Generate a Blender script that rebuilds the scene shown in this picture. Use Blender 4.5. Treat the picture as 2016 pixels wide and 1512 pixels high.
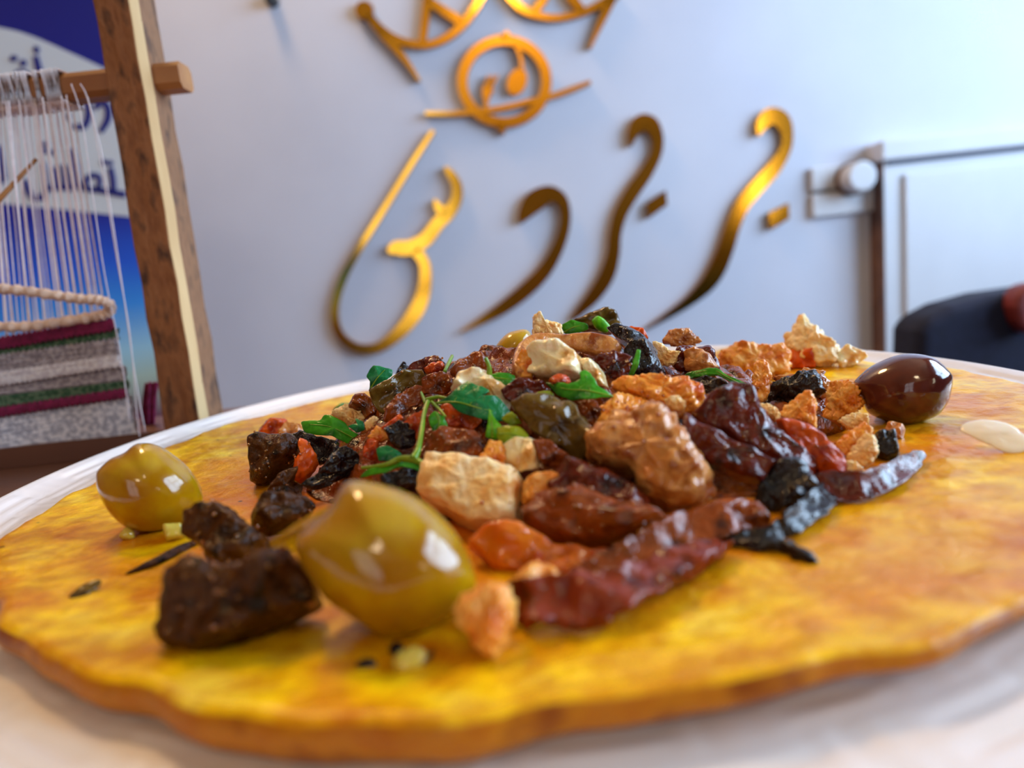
import bpy, bmesh, math, random
from mathutils import Vector, Matrix, noise
random.seed(7)
for o in list(bpy.data.objects): bpy.data.objects.remove(o)
sc = bpy.context.scene
col = sc.collection
K = 0.01                                   # everything below is laid out in centimetres

# ------------------------------------------------------------------ camera
FPX, PITCH, ROLL, CAMZ = 1365.2, math.radians(10.05), math.radians(6.29), 6.4
cp, sp, cr, sr = math.cos(PITCH), math.sin(PITCH), math.cos(ROLL), math.sin(ROLL)
FW, UP0, RT0 = Vector((0, cp, -sp)), Vector((0, sp, cp)), Vector((1, 0, 0))
RT = RT0*cr - UP0*sr
UP = RT0*sr + UP0*cr
CAM = Vector((0, 0, CAMZ))
cam = bpy.data.cameras.new('camera')
cam.sensor_width = 36; cam.lens = FPX/2016*36
cam.clip_start = 0.005; cam.clip_end = 50
cam.dof.use_dof = True; cam.dof.focus_distance = 0.172; cam.dof.aperture_fstop = 10.5
co = bpy.data.objects.new('camera', cam); col.objects.link(co)
co.matrix_world = Matrix(((RT.x, UP.x, -FW.x, 0), (RT.y, UP.y, -FW.y, 0), (RT.z, UP.z, -FW.z, CAMZ*K), (0, 0, 0, 1)))
sc.camera = co

# ------------------------------------------------------------------ light
sc.view_settings.view_transform = 'Standard'; sc.view_settings.look = 'None'
sc.view_settings.gamma = 1; sc.view_settings.use_curve_mapping = False
sc.view_settings.exposure = 0.42
W = bpy.data.worlds.new('daylight'); sc.world = W; W.use_nodes = True
W.node_tree.nodes['Background'].inputs[0].default_value = (0.55, 0.72, 1.0, 1)
W.node_tree.nodes['Background'].inputs[1].default_value = 1.2

def area(name, loc, aim, sx, sy, power, color, shape='RECTANGLE'):
    l = bpy.data.lights.new(name, 'AREA'); l.shape = shape; l.size = sx*K; l.size_y = sy*K
    l.energy = power; l.color = color
    o = bpy.data.objects.new(name, l); col.objects.link(o)
    o.location = Vector(loc)*K
    o.rotation_euler = (Vector(aim)-Vector(loc)).to_track_quat('-Z', 'Y').to_euler()
    return o
# daylight through the window in the right wall
area('right_wall_light', (186, 40, 75), (100, 40, 75), 180, 130, 80, (0.54, 0.75, 1.0))
area('right_wall_light', (186, -175, 55), (100, -175, 55), 50, 80, 5, (1.0, 0.84, 0.5))  # unseen light, added for a yellow reflection in the letters
area('added_door_light', (-75, -216, 50), (-75, -100, 50), 100, 170, 4.2, (1.0, 0.80, 0.52))  # unseen light behind the camera, added for the gold to reflect
# warm ceiling lamp, and a second one added
area('overhead_light', (-62, 128, 186), (-62, 128, 0), 40, 40, 19, (1.0, 0.62, 0.28), 'DISK')
area('overhead_light', (20, -175, 186), (20, -175, 0), 40, 40, 8, (1.0, 0.78, 0.5), 'DISK')  # unseen, added to brighten the front wall that the emblem reflects

# ------------------------------------------------------------------ pixel helpers (2016 x 1512 frame)
def ray(px, py):
    x, y = (px-1008)/FPX, -(py-756)/FPX
    return (FW + RT*x + UP*y)
def at(px, py, Y):                 # point of the ray at distance Y in front of the camera
    d = ray(px, py); return CAM + d*(Y/d.y)
def gnd(px, py, z):
    d = ray(px, py); return CAM + d*((z-CAMZ)/d.z)
def crop(ox, oy, s): return lambda pts: [(ox+p[0]/s, oy+p[1]/s)+tuple(q/s for q in p[2:3])+tuple(p[3:]) for p in pts]
A = crop(460, 600, 3.36); B = crop(900, 600, 3.36); C = crop(1350, 600, 3.024); D = crop(0, 800, 3.36)
EE = crop(300, 900, 2.88); F = crop(900, 850, 2.52); G = crop(480, 680, 5.04); H = crop(900, 600, 5.815)
S3 = crop(600, 0, 3.1015); S4 = crop(600, 200, 2.908); S5 = crop(1150, 150, 2.852); L1 = crop(0, 0, 3.0); L2 = crop(0, 450, 2.75)
S6 = crop(1550, 280, 3.024)

# ------------------------------------------------------------------ materials
MATS = {}
def nt(m): return m.node_tree.nodes, m.node_tree.links
def mat(name, c1, c2=None, c3=None, scale=250, rough=0.35, bump=0.3, bscale=None, bdist=0.0006, sss=0.0, sssr=(1, .4, .1),
        coat=0.0, metal=0.0, spec=0.5, detail=5, stretch=(1, 1, 1), lo=0.35, hi=0.65, trans=0.0):
    m = bpy.data.materials.new(name); m.use_nodes = True; N, L = nt(m); p = N['Principled BSDF']
    MATS[name] = m
    p.inputs['Roughness'].default_value = rough; p.inputs['Metallic'].default_value = metal
    p.inputs['Specular IOR Level'].default_value = spec
    p.inputs['Coat Weight'].default_value = coat; p.inputs['Coat Roughness'].default_value = 0.08
    p.inputs['Transmission Weight'].default_value = trans
    if sss: 
        p.inputs['Subsurface Weight'].default_value = sss; p.inputs['Subsurface Scale'].default_value = 0.003
        p.inputs['Subsurface Radius'].default_value = sssr
    c1 = tuple(c1)+(1,)
    p.inputs['Base Color'].default_value = c1
    tc = N.new('ShaderNodeTexCoord'); mp = N.new('ShaderNodeMapping'); mp.inputs['Scale'].default_value = stretch
    L.new(tc.outputs['Object'], mp.inputs[0])
    if c2:
        nz = N.new('ShaderNodeTexNoise'); nz.inputs['Scale'].default_value = scale; nz.inputs['Detail'].default_value = detail
        rp = N.new('ShaderNodeValToRGB'); L.new(mp.outputs[0], nz.inputs['Vector']); L.new(nz.outputs['Fac'], rp.inputs[0])
        e = rp.color_ramp.elements; e[0].position = lo; e[0].color = c1; e[1].position = hi; e[1].color = tuple(c2)+(1,)
        if c3:
            x = e.new((lo+hi)/2); x.color = tuple(c3)+(1,)
        L.new(rp.outputs[0], p.inputs['Base Color'])
    if bump:
        b = N.new('ShaderNodeBump'); b.inputs['Strength'].default_value = bump; b.inputs['Distance'].default_value = bdist
        n2 = N.new('ShaderNodeTexNoise'); n2.inputs['Scale'].default_value = bscale or scale*3; n2.inputs['Detail'].default_value = 4
        L.new(mp.outputs[0], n2.inputs['Vector']); L.new(n2.outputs['Fac'], b.inputs['Height']); L.new(b.outputs[0], p.inputs['Normal'])
        if coat: L.new(b.outputs[0], p.inputs['Coat Normal'])
    return m
# food
mat('chicken', (.84, .46, .12), (.62, .14, .006), (.82, .31, .035), scale=210, rough=.30, bump=.8, bscale=620, bdist=.0009, sss=.2, coat=0.25, spec=0.25)
mat('chicken_pale', (.92, .72, .42), (.72, .26, .03), (.90, .58, .22), scale=190, rough=.30, bump=.8, bscale=600, bdist=.0009, sss=.2, coat=0.25, spec=0.25, lo=.4, hi=.72)
mat('chicken_orange', (.80, .22, .010), (.58, .10, .004), (.86, .36, .05), scale=190, rough=.25, bump=.7, bscale=520, bdist=.0008, sss=.2, coat=0.25, spec=0.25)
mat('chicken_brown', (.50, .16, .030), (.26, .055, .006), (.62, .27, .07), scale=220, rough=0.2, bump=.7, bscale=560, bdist=.0008, sss=.1, coat=0.4, spec=0.25)
mat('white_onion', (.90, .80, .54), (.66, .32, .06), (.88, .72, .40), scale=160, rough=.2, bump=.6, bscale=520, bdist=.0007, sss=.25, coat=.6, spec=.4)
mat('pepper_red', (.46, .040, .004), (.20, .010, .003), (.54, .075, .005), scale=180, rough=0.14, bump=.6, bscale=560, bdist=.0007, sss=.1, coat=0.22, spec=0.2)
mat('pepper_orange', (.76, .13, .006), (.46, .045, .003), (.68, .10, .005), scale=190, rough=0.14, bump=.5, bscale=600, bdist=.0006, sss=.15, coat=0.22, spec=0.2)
mat('pepper_maroon', (.15, .014, .003), (.055, .005, .002), (.22, .028, .004), scale=170, rough=0.14, bump=.7, bscale=520, bdist=.0008, sss=.05, coat=0.22, spec=0.2)
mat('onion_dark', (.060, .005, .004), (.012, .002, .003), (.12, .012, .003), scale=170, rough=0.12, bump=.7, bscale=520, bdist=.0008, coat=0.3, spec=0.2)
mat('onion_brown', (.16, .028, .003), (.045, .007, .002), (.26, .05, .004), scale=200, rough=0.12, bump=.7, bscale=600, bdist=.0008, coat=0.3, spec=0.2)
mat('skin_black', (.004, .003, .005), (.016, .006, .005), scale=240, rough=0.12, bump=1.0, bscale=520, bdist=.0009, coat=0.35, spec=0.18)
mat('skin_olive', (.095, .048, .007), (.036, .016, .004), (.14, .075, .010), scale=190, rough=0.16, bump=.5, bscale=420, bdist=.0006, coat=0.3, spec=0.2)
mat('mushroom_dark', (.040, .011, .002), (.010, .0035, .0015), (.075, .022, .003), scale=260, rough=0.22, bump=1.0, bscale=620, bdist=.0010, coat=0.12, spec=0.12)
mat('filling', (.15, .020, .002), (.014, .003, .0015), (.26, .05, .003), scale=180, rough=0.12, bump=1.0, bscale=520, bdist=.0010, coat=0.3, spec=0.2)
mat('parsley', (.030, .24, .010), (.012, .11, .008), (.06, .33, .012), scale=150, rough=.3, bump=.7, bscale=380, bdist=.0006, coat=0.12, spec=0.2)
mat('parsley_dark', (.006, .15, .045), (.004, .07, .022), (.012, .20, .05), scale=150, rough=.3, bump=.9, bscale=460, bdist=.0006, coat=0.12, spec=0.2)
mat('parsley_light', (.09, .46, .008), (.04, .28, .006), (.15, .52, .010), scale=140, rough=.3, bump=.5, bscale=380, bdist=.0005, coat=0.12, spec=0.2)
mat('parsley_yellow', (.30, .33, .006), (.13, .24, .006), scale=140, rough=.35, bump=.5, bscale=380, bdist=.0005, coat=0.12, spec=0.2)
mat('stem_green', (.12, .30, .010), (.20, .30, .015), scale=220, rough=.3, bump=.3, bdist=.0003, coat=.2, spec=.3, stretch=(1, 1, .3))
mat('olive_green', (.40, .185, .0015), (.29, .11, .001), (.40, .22, .002), scale=70, rough=0.16, bump=.25, bscale=260, bdist=.0005, sss=.3, sssr=(1, .6, .1), coat=0.55, spec=0.25)
mat('olive_yellow', (.56, .36, .006), (.46, .23, .004), scale=80, rough=.2, bump=.2, bscale=300, bdist=.0004, sss=.3, sssr=(1, .6, .1), coat=0.5, spec=0.25)
mat('oily_onion', (.60, .12, .004), (.36, .045, .003), (.66, .17, .008), scale=140, rough=.12, bump=.4, bscale=420, bdist=.0006, sss=.2, coat=.4, spec=.3)
mat('olive_purple', (.085, .018, .012), (.050, .009, .008), (.115, .026, .014), scale=60, rough=0.14, bump=.18, bscale=300, bdist=.0004, sss=.08, coat=0.7, spec=0.25)
mat('onion_clear', (.66, .54, .09), (.58, .40, .04), scale=160, rough=.2, bump=.4, bdist=.0004, sss=.3, coat=.5)
mat('glare', (.95, .93, .88), (.92, .88, .78), scale=120, rough=.3, bump=.2, bdist=.0003, sss=.2, coat=0.3)
mat('oil', (.70, .24, .01), rough=.03, bump=0, coat=.8, spec=.8, trans=.8)
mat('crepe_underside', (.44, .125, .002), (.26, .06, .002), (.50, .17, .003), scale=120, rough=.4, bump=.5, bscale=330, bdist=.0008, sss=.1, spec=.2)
# room
mat('wall_paint', (.57, .60, .71), (.52, .55, .66), scale=3, rough=.75, bump=.15, bscale=90, bdist=.002)
mat('white_paint', (.60, .62, .68), (.55, .57, .63), scale=5, rough=.5, bump=.1, bscale=60, bdist=.001)
mat('brown_edge', (.16, .075, .045), (.10, .045, .03), scale=20, rough=.55, bump=.2, bdist=.001)
mat('dark_line', (.10, .11, .16), rough=.6, bump=0)
mat('wood_panel', (.11, .05, .022), (.055, .024, .012), scale=9, rough=.45, bump=.2, bdist=.001, stretch=(1, 1, .12))
mat('terracotta_paint', (.36, .17, .065), (.30, .14, .055), scale=3, rough=.8, bump=.1, bdist=.001)
mat('cream_paint', (.60, .44, .26), (.54, .40, .23), scale=3, rough=.8, bump=.1, bdist=.001)
mat('floor_tile', (.20, .13, .09), (.14, .09, .06), scale=6, rough=.5, bump=.1, bdist=.001)
mat('gold', (.95, .50, .05), (.90, .44, .035), scale=4, rough=.13, bump=.05, bscale=16, bdist=.003, metal=1.0)
mat('gold_edge', (.30, .13, .03), rough=.4, bump=0, metal=.6)
mat('table_wood', (.16, .060, .030), (.10, .034, .018), scale=14, rough=.4, bump=.2, bscale=90, bdist=.0006, stretch=(.2, 1, 1))
mat('rough_wood', (.19, .062, .018), (.045, .014, .006), (.27, .10, .032), scale=190, rough=.75, bump=.9, bscale=170, bdist=.0012, stretch=(1, 1, .45), lo=.3, hi=.7)
mat('sap_wood', (.62, .42, .20), (.50, .30, .12), scale=70, rough=.7, bump=.5, bscale=200, bdist=.0006, stretch=(1, 1, .12))
mat('side_wood', (.17, .070, .026), (.06, .024, .010), (.23, .10, .040), scale=150, rough=.75, bump=.8, bscale=170, bdist=.001, stretch=(1, 1, .6), lo=.3, hi=.7)
mat('bar_wood', (.40, .17, .045), (.28, .10, .025), scale=60, rough=.55, bump=.5, bscale=150, bdist=.0007, stretch=(.15, 1, 1))
mat('warp_yarn', (.88, .84, .90), (.80, .70, .76), scale=300, rough=.9, bump=.4, bdist=.0004)
mat('rope_yarn', (.82, .62, .50), (.60, .42, .34), scale=260, rough=.95, bump=.9, bscale=500, bdist=.0008)
mat('yarn_burgundy', (.25, .012, .075), (.15, .008, .05), scale=400, rough=.95, bump=.8, bdist=.0006)
mat('yarn_green', (.03, .09, .045), (.13, .20, .12), scale=520, rough=.95, bump=.8, bdist=.0006, lo=.43, hi=.57, detail=2)
mat('yarn_grey', (.26, .22, .25), (.46, .40, .43), scale=520, rough=.95, bump=.8, bdist=.0006, lo=.43, hi=.57, detail=2)
mat('yarn_white', (.86, .82, .86), (.66, .60, .66), scale=520, rough=.95, bump=.8, bdist=.0006, lo=.43, hi=.57, detail=2)
mat('yarn_natural', (.46, .46, .56), (.86, .84, .92), (.64, .64, .74), scale=480, rough=.95, bump=.9, bdist=.0007, lo=.43, hi=.57, detail=2)
mat('print_white', (.70, .76, .84), rough=.45, bump=0)
mat('print_blue', (.008, .016, .22), rough=.45, bump=0)
mat('navy_fabric', (.004, .006, .024), (.007, .010, .036), scale=90, rough=.9, bump=.5, bscale=500, bdist=.0006)
mat('red_wood', (.22, .030, .028), (.14, .018, .018), scale=30, rough=.5, bump=.2, bdist=.0005)
mat('black_plastic', (.02, .02, .022), rough=.5, bump=0)
mat('porcelain', (.84, .81, .82), (.80, .77, .79), scale=20, rough=.18, bump=.05, bscale=90, bdist=.0003, coat=.4)

def crepe_material():
    m = bpy.data.materials.new('crepe'); m.use_nodes = True; N, L = nt(m); p = N['Principled BSDF']; MATS['crepe'] = m
    tc = N.new('ShaderNodeTexCoord')
    def noise_node(s, d): 
        n = N.new('ShaderNodeTexNoise'); n.inputs['Scale'].default_value = s; n.inputs['Detail'].default_value = d
        L.new(tc.outputs['Object'], n.inputs['Vector']); return n
    n1 = noise_node(75, 6); r1 = N.new('ShaderNodeValToRGB'); L.new(n1.outputs['Fac'], r1.inputs[0])
    e = r1.color_ramp.elements; e[0].position = .32; e[0].color = (.72, .27, .002, 1); e[1].position = .70; e[1].color = (.95, .70, .06, 1)
    x = e.new(.46); x.color = (.86, .47, .002, 1); x = e.new(.58); x.color = (.92, .58, .003, 1)
    nf = noise_node(210, 6); rf = N.new('ShaderNodeValToRGB'); L.new(nf.outputs['Fac'], rf.inputs[0])
    e = rf.color_ramp.elements; e[0].position = .36; e[0].color = (.62, .40, .22, 1); e[1].position = .62; e[1].color = (1, 1, 1, 1)
    mf = N.new('ShaderNodeMixRGB'); mf.blend_type = 'MULTIPLY'; mf.inputs[0].default_value = .75; L.new(r1.outputs[0], mf.inputs[1]); L.new(rf.outputs[0], mf.inputs[2])
    n2 = noise_node(28, 4); r2 = N.new('ShaderNodeValToRGB'); L.new(n2.outputs['Fac'], r2.inputs[0])
    e = r2.color_ramp.elements; e[0].position = .55; e[0].color = (0, 0, 0, 1); e[1].position = .75; e[1].color = (1, 1, 1, 1)
    mx = N.new('ShaderNodeMixRGB'); L.new(r2.outputs[0], mx.inputs[0]); L.new(mf.outputs[0], mx.inputs[1]); mx.inputs[2].default_value = (.62, .22, .004, 1)
    # orange oil soaked out of the filling: a stain with a ragged outline around the heap
    dist = N.new('ShaderNodeVectorMath'); dist.operation = 'DISTANCE'; dist.inputs[1].default_value = (-.0005, -.018, 0)
    mp = N.new('ShaderNodeMapping'); mp.inputs['Scale'].default_value = (.85, 1, 0); L.new(tc.outputs['Object'], mp.inputs[0]); L.new(mp.outputs[0], dist.inputs[0])
    ns = noise_node(55, 5); ad = N.new('ShaderNodeMath'); ad.operation = 'MULTIPLY_ADD'; L.new(ns.outputs['Fac'], ad.inputs[0]); ad.inputs[1].default_value = .075
    L.new(dist.outputs['Value'], ad.inputs[2])
    r3 = N.new('ShaderNodeValToRGB'); L.new(ad.outputs[0], r3.inputs[0]); e = r3.color_ramp.elements
    e[0].position = .088; e[0].color = (1, 1, 1, 1); e[1].position = .118; e[1].color = (0, 0, 0, 1)
    mx2 = N.new('ShaderNodeMixRGB'); L.new(r3.outputs[0], mx2.inputs[0]); L.new(mx.outputs[0], mx2.inputs[1]); mx2.inputs[2].default_value = (.62, .16, .005, 1)
    # little dark pepper specks and toasted spots
    v = N.new('ShaderNodeTexVoronoi'); v.inputs['Scale'].default_value = 95; L.new(tc.outputs['Object'], v.inputs['Vector'])
    r4 = N.new('ShaderNodeValToRGB'); L.new(v.outputs['Distance'], r4.inputs[0]); e = r4.color_ramp.elements
    e[0].position = .035; e[0].color = (1, 1, 1, 1); e[1].position = .06; e[1].color = (0, 0, 0, 1)
    mx3 = N.new('ShaderNodeMixRGB'); L.new(r4.outputs[0], mx3.inputs[0]); L.new(mx2.outputs[0], mx3.inputs[1]); mx3.inputs[2].default_value = (.06, .02, .004, 1)
    L.new(mx3.outputs[0], p.inputs['Base Color'])
    p.inputs['Specular IOR Level'].default_value = .22; p.inputs['Roughness'].default_value = .3; p.inputs['Coat Weight'].default_value = .12; p.inputs['Coat Roughness'].default_value = .15
    p.inputs['Subsurface Weight'].default_value = .15; p.inputs['Subsurface Scale'].default_value = .002; p.inputs['Subsurface Radius'].default_value = (1, .6, .1)
    b = N.new('ShaderNodeBump'); b.inputs['Strength'].default_value = .7; b.inputs['Distance'].default_value = .0009
    n4 = noise_node(330, 6); L.new(n4.outputs['Fac'], b.inputs['Height']); L.new(b.outputs[0], p.inputs['Normal']); L.new(b.outputs[0], p.inputs['Coat Normal'])
crepe_material()

def banner_material():
    m = bpy.data.materials.new('banner_print'); m.use_nodes = True; N, L = nt(m); p = N['Principled BSDF']; MATS['banner_print'] = m
    tc = N.new('ShaderNodeTexCoord'); sx = N.new('ShaderNodeSeparateXYZ'); L.new(tc.outputs['Generated'], sx.inputs[0])
    r = N.new('ShaderNodeValToRGB'); L.new(sx.outputs['Z'], r.inputs[0]); e = r.color_ramp.elements
    e[0].position = 0.0; e[0].color = (.10, .20, .55, 1); e[1].position = 1.0; e[1].color = (.006, .010, .19, 1)
    for pos, c in ((.18, (.16, .05, .10)), (.255, (.44, .60, .55)), (.315, (.36, .68, .92)), (.40, (.04, .32, .98)), (.47, (.012, .12, .80)), (.56, (.005, .016, .36))):
        x = e.new(pos); x.color = c+(1,)
    nz = N.new('ShaderNodeTexNoise'); nz.inputs['Scale'].default_value = 7; nz.inputs['Detail'].default_value = 2; L.new(tc.outputs['Object'], nz.inputs['Vector'])
    ad = N.new('ShaderNodeMath'); ad.operation = 'MULTIPLY_ADD'; L.new(nz.outputs['Fac'], ad.inputs[0]); ad.inputs[1].default_value = .06; L.new(sx.outputs['Z'], ad.inputs[2])
    L.new(ad.outputs[0], r.inputs[0]); L.new(r.outputs[0], p.inputs['Base Color']); p.inputs['Roughness'].default_value = .4
banner_material()

# ------------------------------------------------------------------ object helpers
def tag(o, label=None, cat=None, group=None, kind=None):
    if label: o['label'] = label
    if cat: o['category'] = cat
    if group: o['group'] = group
    if kind: o['kind'] = kind
    return o
def link(name, verts, faces, m, parent=None, origin=None, smooth=False, slots=None):
    """verts in world centimetres; object origin at `origin` (cm)."""
    if origin is None:
        n = len(verts); origin = sum((Vector(v) for v in verts), Vector())/n
    origin = Vector(origin)
    me = bpy.data.meshes.new(name)
    me.from_pydata([((Vector(v)-origin)*K)[:] for v in verts], [], faces)
    for mm in (m if isinstance(m, (list, tuple)) else [m]): me.materials.append(MATS[mm])
    if slots: me.polygons.foreach_set('material_index', slots)
    if smooth: me.polygons.foreach_set('use_smooth', [True]*len(me.polygons))
    bm = bmesh.new(); bm.from_mesh(me); bmesh.ops.recalc_face_normals(bm, faces=bm.faces); bm.to_mesh(me); bm.free()
    me.update()
    o = bpy.data.objects.new(name, me); col.objects.link(o)
    if parent is not None:
        o.parent = parent
        o.location = origin*K - parent.location
    else: o.location = origin*K
    return o
def empty(name, loc):
    o = bpy.data.objects.new(name, None); col.objects.link(o); o.location = Vector(loc)*K; o.empty_display_size = .01
    return o
def boxv(a, b):
    (x0, y0, z0), (x1, y1, z1) = a, b
    v = [(x0, y0, z0), (x1, y0, z0), (x1, y1, z0), (x0, y1, z0), (x0, y0, z1), (x1, y0, z1), (x1, y1, z1), (x0, y1, z1)]
    f = [(0, 3, 2, 1), (4, 5, 6, 7), (0, 1, 5, 4), (1, 2, 6, 5), (2, 3, 7, 6), (3, 0, 4, 7)]
    return v, f
def join(parts):
    V, Fc = [], []
    for v, f in parts:
        n = len(V); V += [tuple(q) for q in v]; Fc += [tuple(i+n for i in ff) for ff in f]
    return V, Fc
def bevel(o, w, seg=2):
    md = o.modifiers.new('bevel', 'BEVEL'); md.width = w*K; md.segments = seg; md.limit_method = 'ANGLE'
    return o
def catmull(pts, n, closed=False):
    P = [Vector(p) for p in pts]; m = len(P); out = []
    segs = m if closed else m-1
    for s in range(segs):
        if closed: p0, p1, p2, p3 = P[(s-1) % m], P[s], P[(s+1) % m], P[(s+2) % m]
        else: p0, p1, p2, p3 = P[max(s-1, 0)], P[s], P[s+1], P[min(s+2, m-1)]
        for k in range(n):
            t = k/n; t2 = t*t; t3 = t2*t
            out.append(.5*((2*p1)+(p2-p0)*t+(2*p0-5*p1+4*p2-p3)*t2+(3*p1-p0-3*p2+p3)*t3))
    if not closed: out.append(P[-1].copy())
    return out
def resample(pts, n, closed=True):
    P = list(pts)+([pts[0]] if closed else []); d = [0]
    for a, b in zip(P, P[1:]): d.append(d[-1]+(b-a).length)
    out = []; j = 0; tot = d[-1]; cnt = n if closed else n-1
    for i in range(n):
        t = tot*i/cnt
        while j < len(d)-2 and d[j+1] < t: j += 1
        w = (t-d[j])/max(d[j+1]-d[j], 1e-9); out.append(P[j].lerp(P[j+1], min(max(w, 0), 1)))
    return out
def tube_geo(pts, rad, nsec=8, caps=True):
    """round tube along world points; rad number or list"""
    V, Fc = [], []; n = len(pts); up = Vector((0.13, 0.2, 1))
    for i, p in enumerate(pts):
        t = (pts[min(i+1, n-1)]-pts[max(i-1, 0)]).normalized()
        a = t.cross(up)
        if a.length < 1e-4: a = t.cross(Vector((1, 0, 0)))
        a.normalize(); b = t.cross(a); r = rad[i] if isinstance(rad, (list, tuple)) else rad
        for k in range(nsec):
            w = 2*math.pi*k/nsec; V.append(p+a*(math.cos(w)*r)+b*(math.sin(w)*r))
    for i in range(n-1):
        for k in range(nsec):
            k2 = (k+1) % nsec; Fc.append((i*nsec+k, i*nsec+k2, (i+1)*nsec+k2, (i+1)*nsec+k))
    if caps: Fc.append(tuple(range(nsec))); Fc.append(tuple((n-1)*nsec+k for k in range(nsec)))
    return V, Fc

# ================================================================== THE SETTING
TBL = 0.0
WALL = 160.0
X0, X1, Y0, ZF, ZC = -190.0, 180.0, -210.0, -72.0, 190.0
def struct(name, parts, m):
    v, f = join(parts); o = link(name, v, f, m); o['kind'] = 'structure'; return o
struct('wall_back', [boxv((X0-10, WALL, ZF-10), (X1+10, WALL+10, ZC+10))], 'wall_paint')
struct('floor', [boxv((X0-10, Y0-10, ZF-10), (X1+10, WALL, ZF))], 'floor_tile')
struct('ceiling', [boxv((X0-10, Y0-10, ZC), (X1+10, WALL, ZC+10))], 'cream_paint')
struct('wall_left', [boxv((X0-10, Y0-10, ZF), (X0, WALL, ZC))], 'terracotta_paint')
wy0, wy1, wz0, wz1 = -50, 130, 10, 140
struct('wall_right', [boxv((X1, Y0-10, ZF), (X1+10, WALL, wz0)), boxv((X1, Y0-10, wz1), (X1+10, WALL, ZC)),
                      boxv((X1, -150, wz0), (X1+10, wy0, wz1)), boxv((X1, Y0-10, wz0), (X1+10, -200, wz1)), boxv((X1, -200, 95), (X1+10, -150, wz1)), boxv((X1, -200, wz0), (X1+10, -150, 15)), boxv((X1, wy1, wz0), (X1+10, WALL, wz1))], 'wood_panel')
dx0, dx1, dz1 = -125, -25, 140
WZ = 105
struct('wall_front', [boxv((X0, Y0-10, WZ), (dx0, Y0, ZC)), boxv((dx1, Y0-10, WZ), (X1, Y0, ZC)), boxv((dx0, Y0-10, dz1), (dx1, Y0, ZC))], 'cream_paint')
struct('trim_1', [boxv((X0, Y0-10, ZF), (dx0, Y0, WZ)), boxv((dx1, Y0-10, ZF), (X1, Y0, WZ)), boxv((dx0, Y0-10, ZF), (dx1, Y0, -40))], 'wood_panel')
def frame(name, axis, a0, a1, z0, z1, pos, w, nm):
    ps = []
    def bar(p0, p1, q0, q1):
        ps.append(boxv((pos, p0, q0), (pos+4, p1, q1)) if axis == 'x' else boxv((p0, pos, q0), (p1, pos+4, q1)))
    bar(a0, a0+w, z0, z1); bar(a1-w, a1, z0, z1); bar(a0+w, a1-w, z0, z0+w); bar(a0+w, a1-w, z1-w, z1)
    for k in range(1, nm): 
        c = a0+(a1-a0)*k/nm; bar(c-w/2, c+w/2, z0+w, z1-w)
    c = z0+(z1-z0)*.62; bar(a0+w, a1-w, c-1.5, c+1.5)
    return struct(name, ps, 'brown_edge')
frame('window_1', 'x', wy0, wy1, wz0, wz1, X1+1, 4, 3)
frame('added_window', 'x', -200, -150, 15, 95, X1+1, 3, 1)  # made-up opening around the added yellow light
frame('added_door', 'y', dx0, dx1, -40, dz1, Y0-6, 5, 2)  # made-up glazed door around the light added behind the camera

# ================================================================== TABLE, PLATE, CREPE
t = empty('dining_table', (0, 0, ZF)); tag(t, 'dark reddish brown wooden table under the plate', 'table')
v, f = boxv((-75, -35, -3), (17.5, 38.5, 0)); bevel(link('table_top', v, f, 'table_wood', t), .3)
for sx in (-68, 12):
    for sy in (-30, 33):
        v, f = boxv((sx-2.5, sy-2.5, ZF), (sx+2.5, sy+2.5, -3)); link('leg', v, f, 'table_wood', t)

PC = Vector((0.37, 19.38, 0)); PR = 14.12; PZ = 1.8
PB = 14.85                       # a touch longer front to back
PC = Vector((0.37, 18.65, 0))
def plate():
    V, Fc = [], []
    nth = 420
    rows = [(0.01, .12, 0), (7.5, .12, 0), (7.7, 0, 0), (8.3, 0, 0), (8.5, .2, 0), (11, .75, 0), (13.4, 1.30, 0), (14.0, 1.50, 0)]
    rows += [(14.07+.06*math.cos(a), 1.66+.12*math.sin(a), 0) for a in (-.8, 0, .8)]
    n = 44
    for i in range(n+1):
        r = 14.0-(14.0-10.6)*i/n
        z = 1.50+.28*max(0, (r-12.9)/1.1)**1.6
        rows.append((r, z, 1 if 10.75 < r < 13.85 else 0))
    rows += [(9.5, 1.47, 0), (6, 1.45, 0), (.01, 1.45, 0)]
    for r, z, rel in rows:
        for k in range(nth):
            th = 2*math.pi*k/nth
            zz = z
            if rel:                     # pressed basket weave: blocks of parallel ribs, alternating direction
                u = th*PR/1.5; w = r/1.1
                iu, iw = math.floor(u), math.floor(w)
                s = u-iu if (iu+iw) % 2 else w-iw
                zz += .045*(abs(math.sin(s*math.pi*3))**.7)-.02
            V.append((PC.x+r*math.cos(th), PC.y+r*math.sin(th)*PB/PR, zz))
    for i in range(len(rows)-1):
        for k in range(nth):
            k2 = (k+1) % nth; Fc.append((i*nth+k, i*nth+k2, (i+1)*nth+k2, (i+1)*nth+k))
    o = link('dinner_plate', V, Fc, 'porcelain', origin=(PC.x, PC.y, 0), smooth=True)
    tag(o, 'round white porcelain plate with pressed basket-weave rim under the crepe', 'plate')
plate()

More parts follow.
